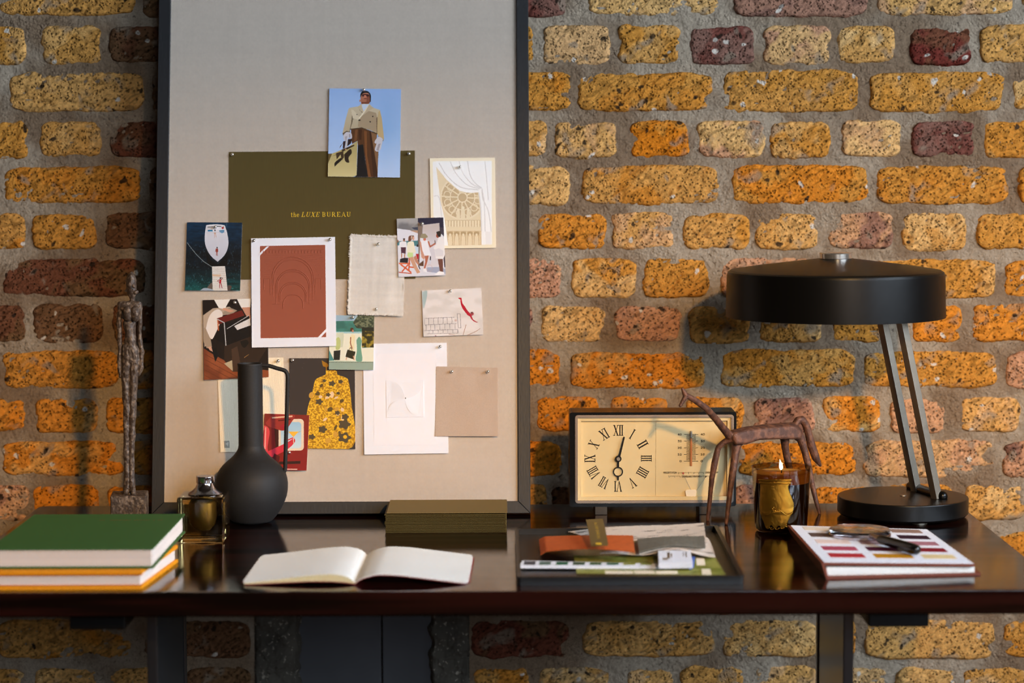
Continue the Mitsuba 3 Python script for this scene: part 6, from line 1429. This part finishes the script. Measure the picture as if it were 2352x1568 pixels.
# ------------------------------------------------------------------ colour book with swatches
def hexa(b, t): return trimesh.convex.convex_hull(np.vstack([b, t]))
def b7(x, y): return 1780 + .2126 * x, 1190 + .2126 * y
zL, zR = TZ + .0215, TZ + .0165
top4 = np.array([on_z(*b7(170, 76), zL), on_z(*b7(1640, 118), zR), on_z(*b7(2148, 488), zR), on_z(*b7(532, 472), zL)])
def shift(c, dz, grow=0.0):
    ctr = c.mean(0); q = c.copy(); q[:, :2] = ctr[:2] + (c[:, :2] - ctr[:2]) * (1 + grow); q[:, 2] += dz; return q
bot4 = np.array([on_z(*b7(130, 120), TZ + .001), on_z(*b7(1650, 190), TZ + .001), on_z(*b7(2222, 610), TZ + .0006), on_z(*b7(556, 655), TZ + .0006)])
bl = bot4.copy(); bl[:, 2] = TZ + .0002; bu = bot4.copy(); bu[:, 2] = TZ + .0032
add('swatch_book__lower_cover', hexa(bl, bu), 'cover_brown')
tcv = shift(top4, -.0006, .012); add('swatch_book__upper_cover', hexa(shift(tcv, -.0034), tcv), 'cover_brown')
add('swatch_book__swatch_page', hexa(shift(top4, -.0006), top4), 'paper_white', 20); labels['swatch_book__swatch_page'] = {'label': 'white page mounted with colour swatches'}
mid = np.array([bot4[0] * .5 + top4[0] * .5, bot4[1] * .3 + top4[1] * .7, bot4[2] * .5 + top4[2] * .5, bot4[3] * .5 + top4[3] * .5])
c_ = mid.mean(0); mid[:, :2] = c_[:2] + (mid[:, :2] - c_[:2]) * .975
pb, pt_ = mid.copy(), mid.copy(); pb[:, 2] = TZ + .0034; pt_[:, 2] = [TZ + .0155, TZ + .0118, TZ + .0112, TZ + .0145]
add('swatch_book__page_block', hexa(pb, pt_), 'paper_note', 20)
sp4 = np.array([bl[0], bl[3], bl[3] + [.004, 0, 0], bl[0] + [.004, 0, 0]]); st4 = np.array([tcv[0] + [-.003, .001, 0], tcv[3] + [-.003, 0, 0], tcv[3] + [.001, 0, 0], tcv[0] + [.001, 0, 0]])
add('swatch_book__spine', hexa(sp4, st4), 'cover_brown')
SW = [[(226, 214, 196), None, (150, 120, 106)], [(96, 78, 72), (150, 128, 118), (48, 24, 40)], [(226, 202, 192), (126, 92, 88), (168, 110, 122)], [(172, 74, 94), (68, 12, 40), (128, 24, 38)], [(178, 48, 54), (186, 128, 24), (222, 198, 144)]]
for r, row in enumerate(SW):
    for q_, col in enumerate(row):
        if col is None: continue
        s0_, s1_ = ((.075, .313), (.383, .64), (.71, .93))[q_]; tcn = .085 + .185 * r
        P = np.array([[(top4[0] * (1 - s) + top4[1] * s) * (1 - t) + (top4[3] * (1 - s) + top4[2] * s) * t for t in (tcn - .052, tcn + .052)] for s in (s0_, s1_)]).reshape(4, 3)
        mat(f'sw_{r}_{q_}', principled(col, .7, .2))
        add('swatch_book__' + num('swatch_book__color_swatch').split('__')[1], hexa(P - [0, 0, .0002], P + [0, 0, .0005]), f'sw_{r}_{q_}', False)
tag('swatch_book', 'brown book topped by a white page of red, brown and ochre swatches', 'book')

# ------------------------------------------------------------------ magnifying glass on it
zmg = TZ + .0198
mc = on_z(*b7(915, 190), zmg); RM = 335 * .2126 / scale_at(mc + [0, 0, .01]); hm = .0118
def lathe_at(prof, c_, sec=72): return lathe(prof, (c_[0], c_[1], 0), sec)
add('magnifying_glass__rim', lathe_at([(RM - .0016, zmg + .0003), (RM - .0006, zmg + .0003), (RM, zmg + .0012), (RM, zmg + .0040), (RM - .0006, zmg + .0048), (RM - .0016, zmg + .0048), (RM - .0016, zmg + .0003)], mc), 'chrome', 30); labels['magnifying_glass__rim'] = {'label': 'polished metal rim'}
rl = RM - .0018
lens = [(0, zmg + .0004)] + [(rl * k, zmg + .0004) for k in (.5, .97)] + [(rl, zmg + .0008), (rl + .0006, zmg + .0052), (rl + .0006, zmg + .0100), (rl - .0004, zmg + .0108)] + [(rl * k, zmg + .0108 + .0022 * (1 - k * k)) for k in (.9, .75, .5, .25)] + [(0, zmg + .0130)]
add('magnifying_glass__lens', lathe_at(lens, mc), 'glass_clear', 40); labels['magnifying_glass__lens'] = {'label': 'thick clear convex lens'}
h0, h1 = on_z(*b7(1125, 222), zmg + .0085), on_z(*b7(1548, 345), zmg + .0075)
hd = (h1 - h0) / np.linalg.norm(h1 - h0)
r0p = mc + [0, 0, .0075]; dr_ = h0 - r0p; dr_[2] = 0; dr_ /= np.linalg.norm(dr_); r0p = r0p + dr_ * (RM - .001); r0p[2] = zmg + .0075
add('magnifying_glass__ferrule', tube([r0p, r0p * .6 + h0 * .4, h0 + hd * .004], [.0034, .0040, .0048], 20), 'chrome', 40)
tt_ = np.array([0, .03, .07, .15, .4, .7, .88, .95, .985, 1.0]); rr2 = np.array([.0050, .0060, .0066, .0068, .0072, .0076, .0076, .0070, .0054, .002])
add('magnifying_glass__handle', tube([h0 + (h1 - h0) * t for t in tt_], rr2, 24), 'black_plastic', 50); labels['magnifying_glass__handle'] = {'label': 'glossy black handle'}
tag('magnifying_glass', 'magnifying glass with a black handle lying on the swatch book', 'magnifying glass')
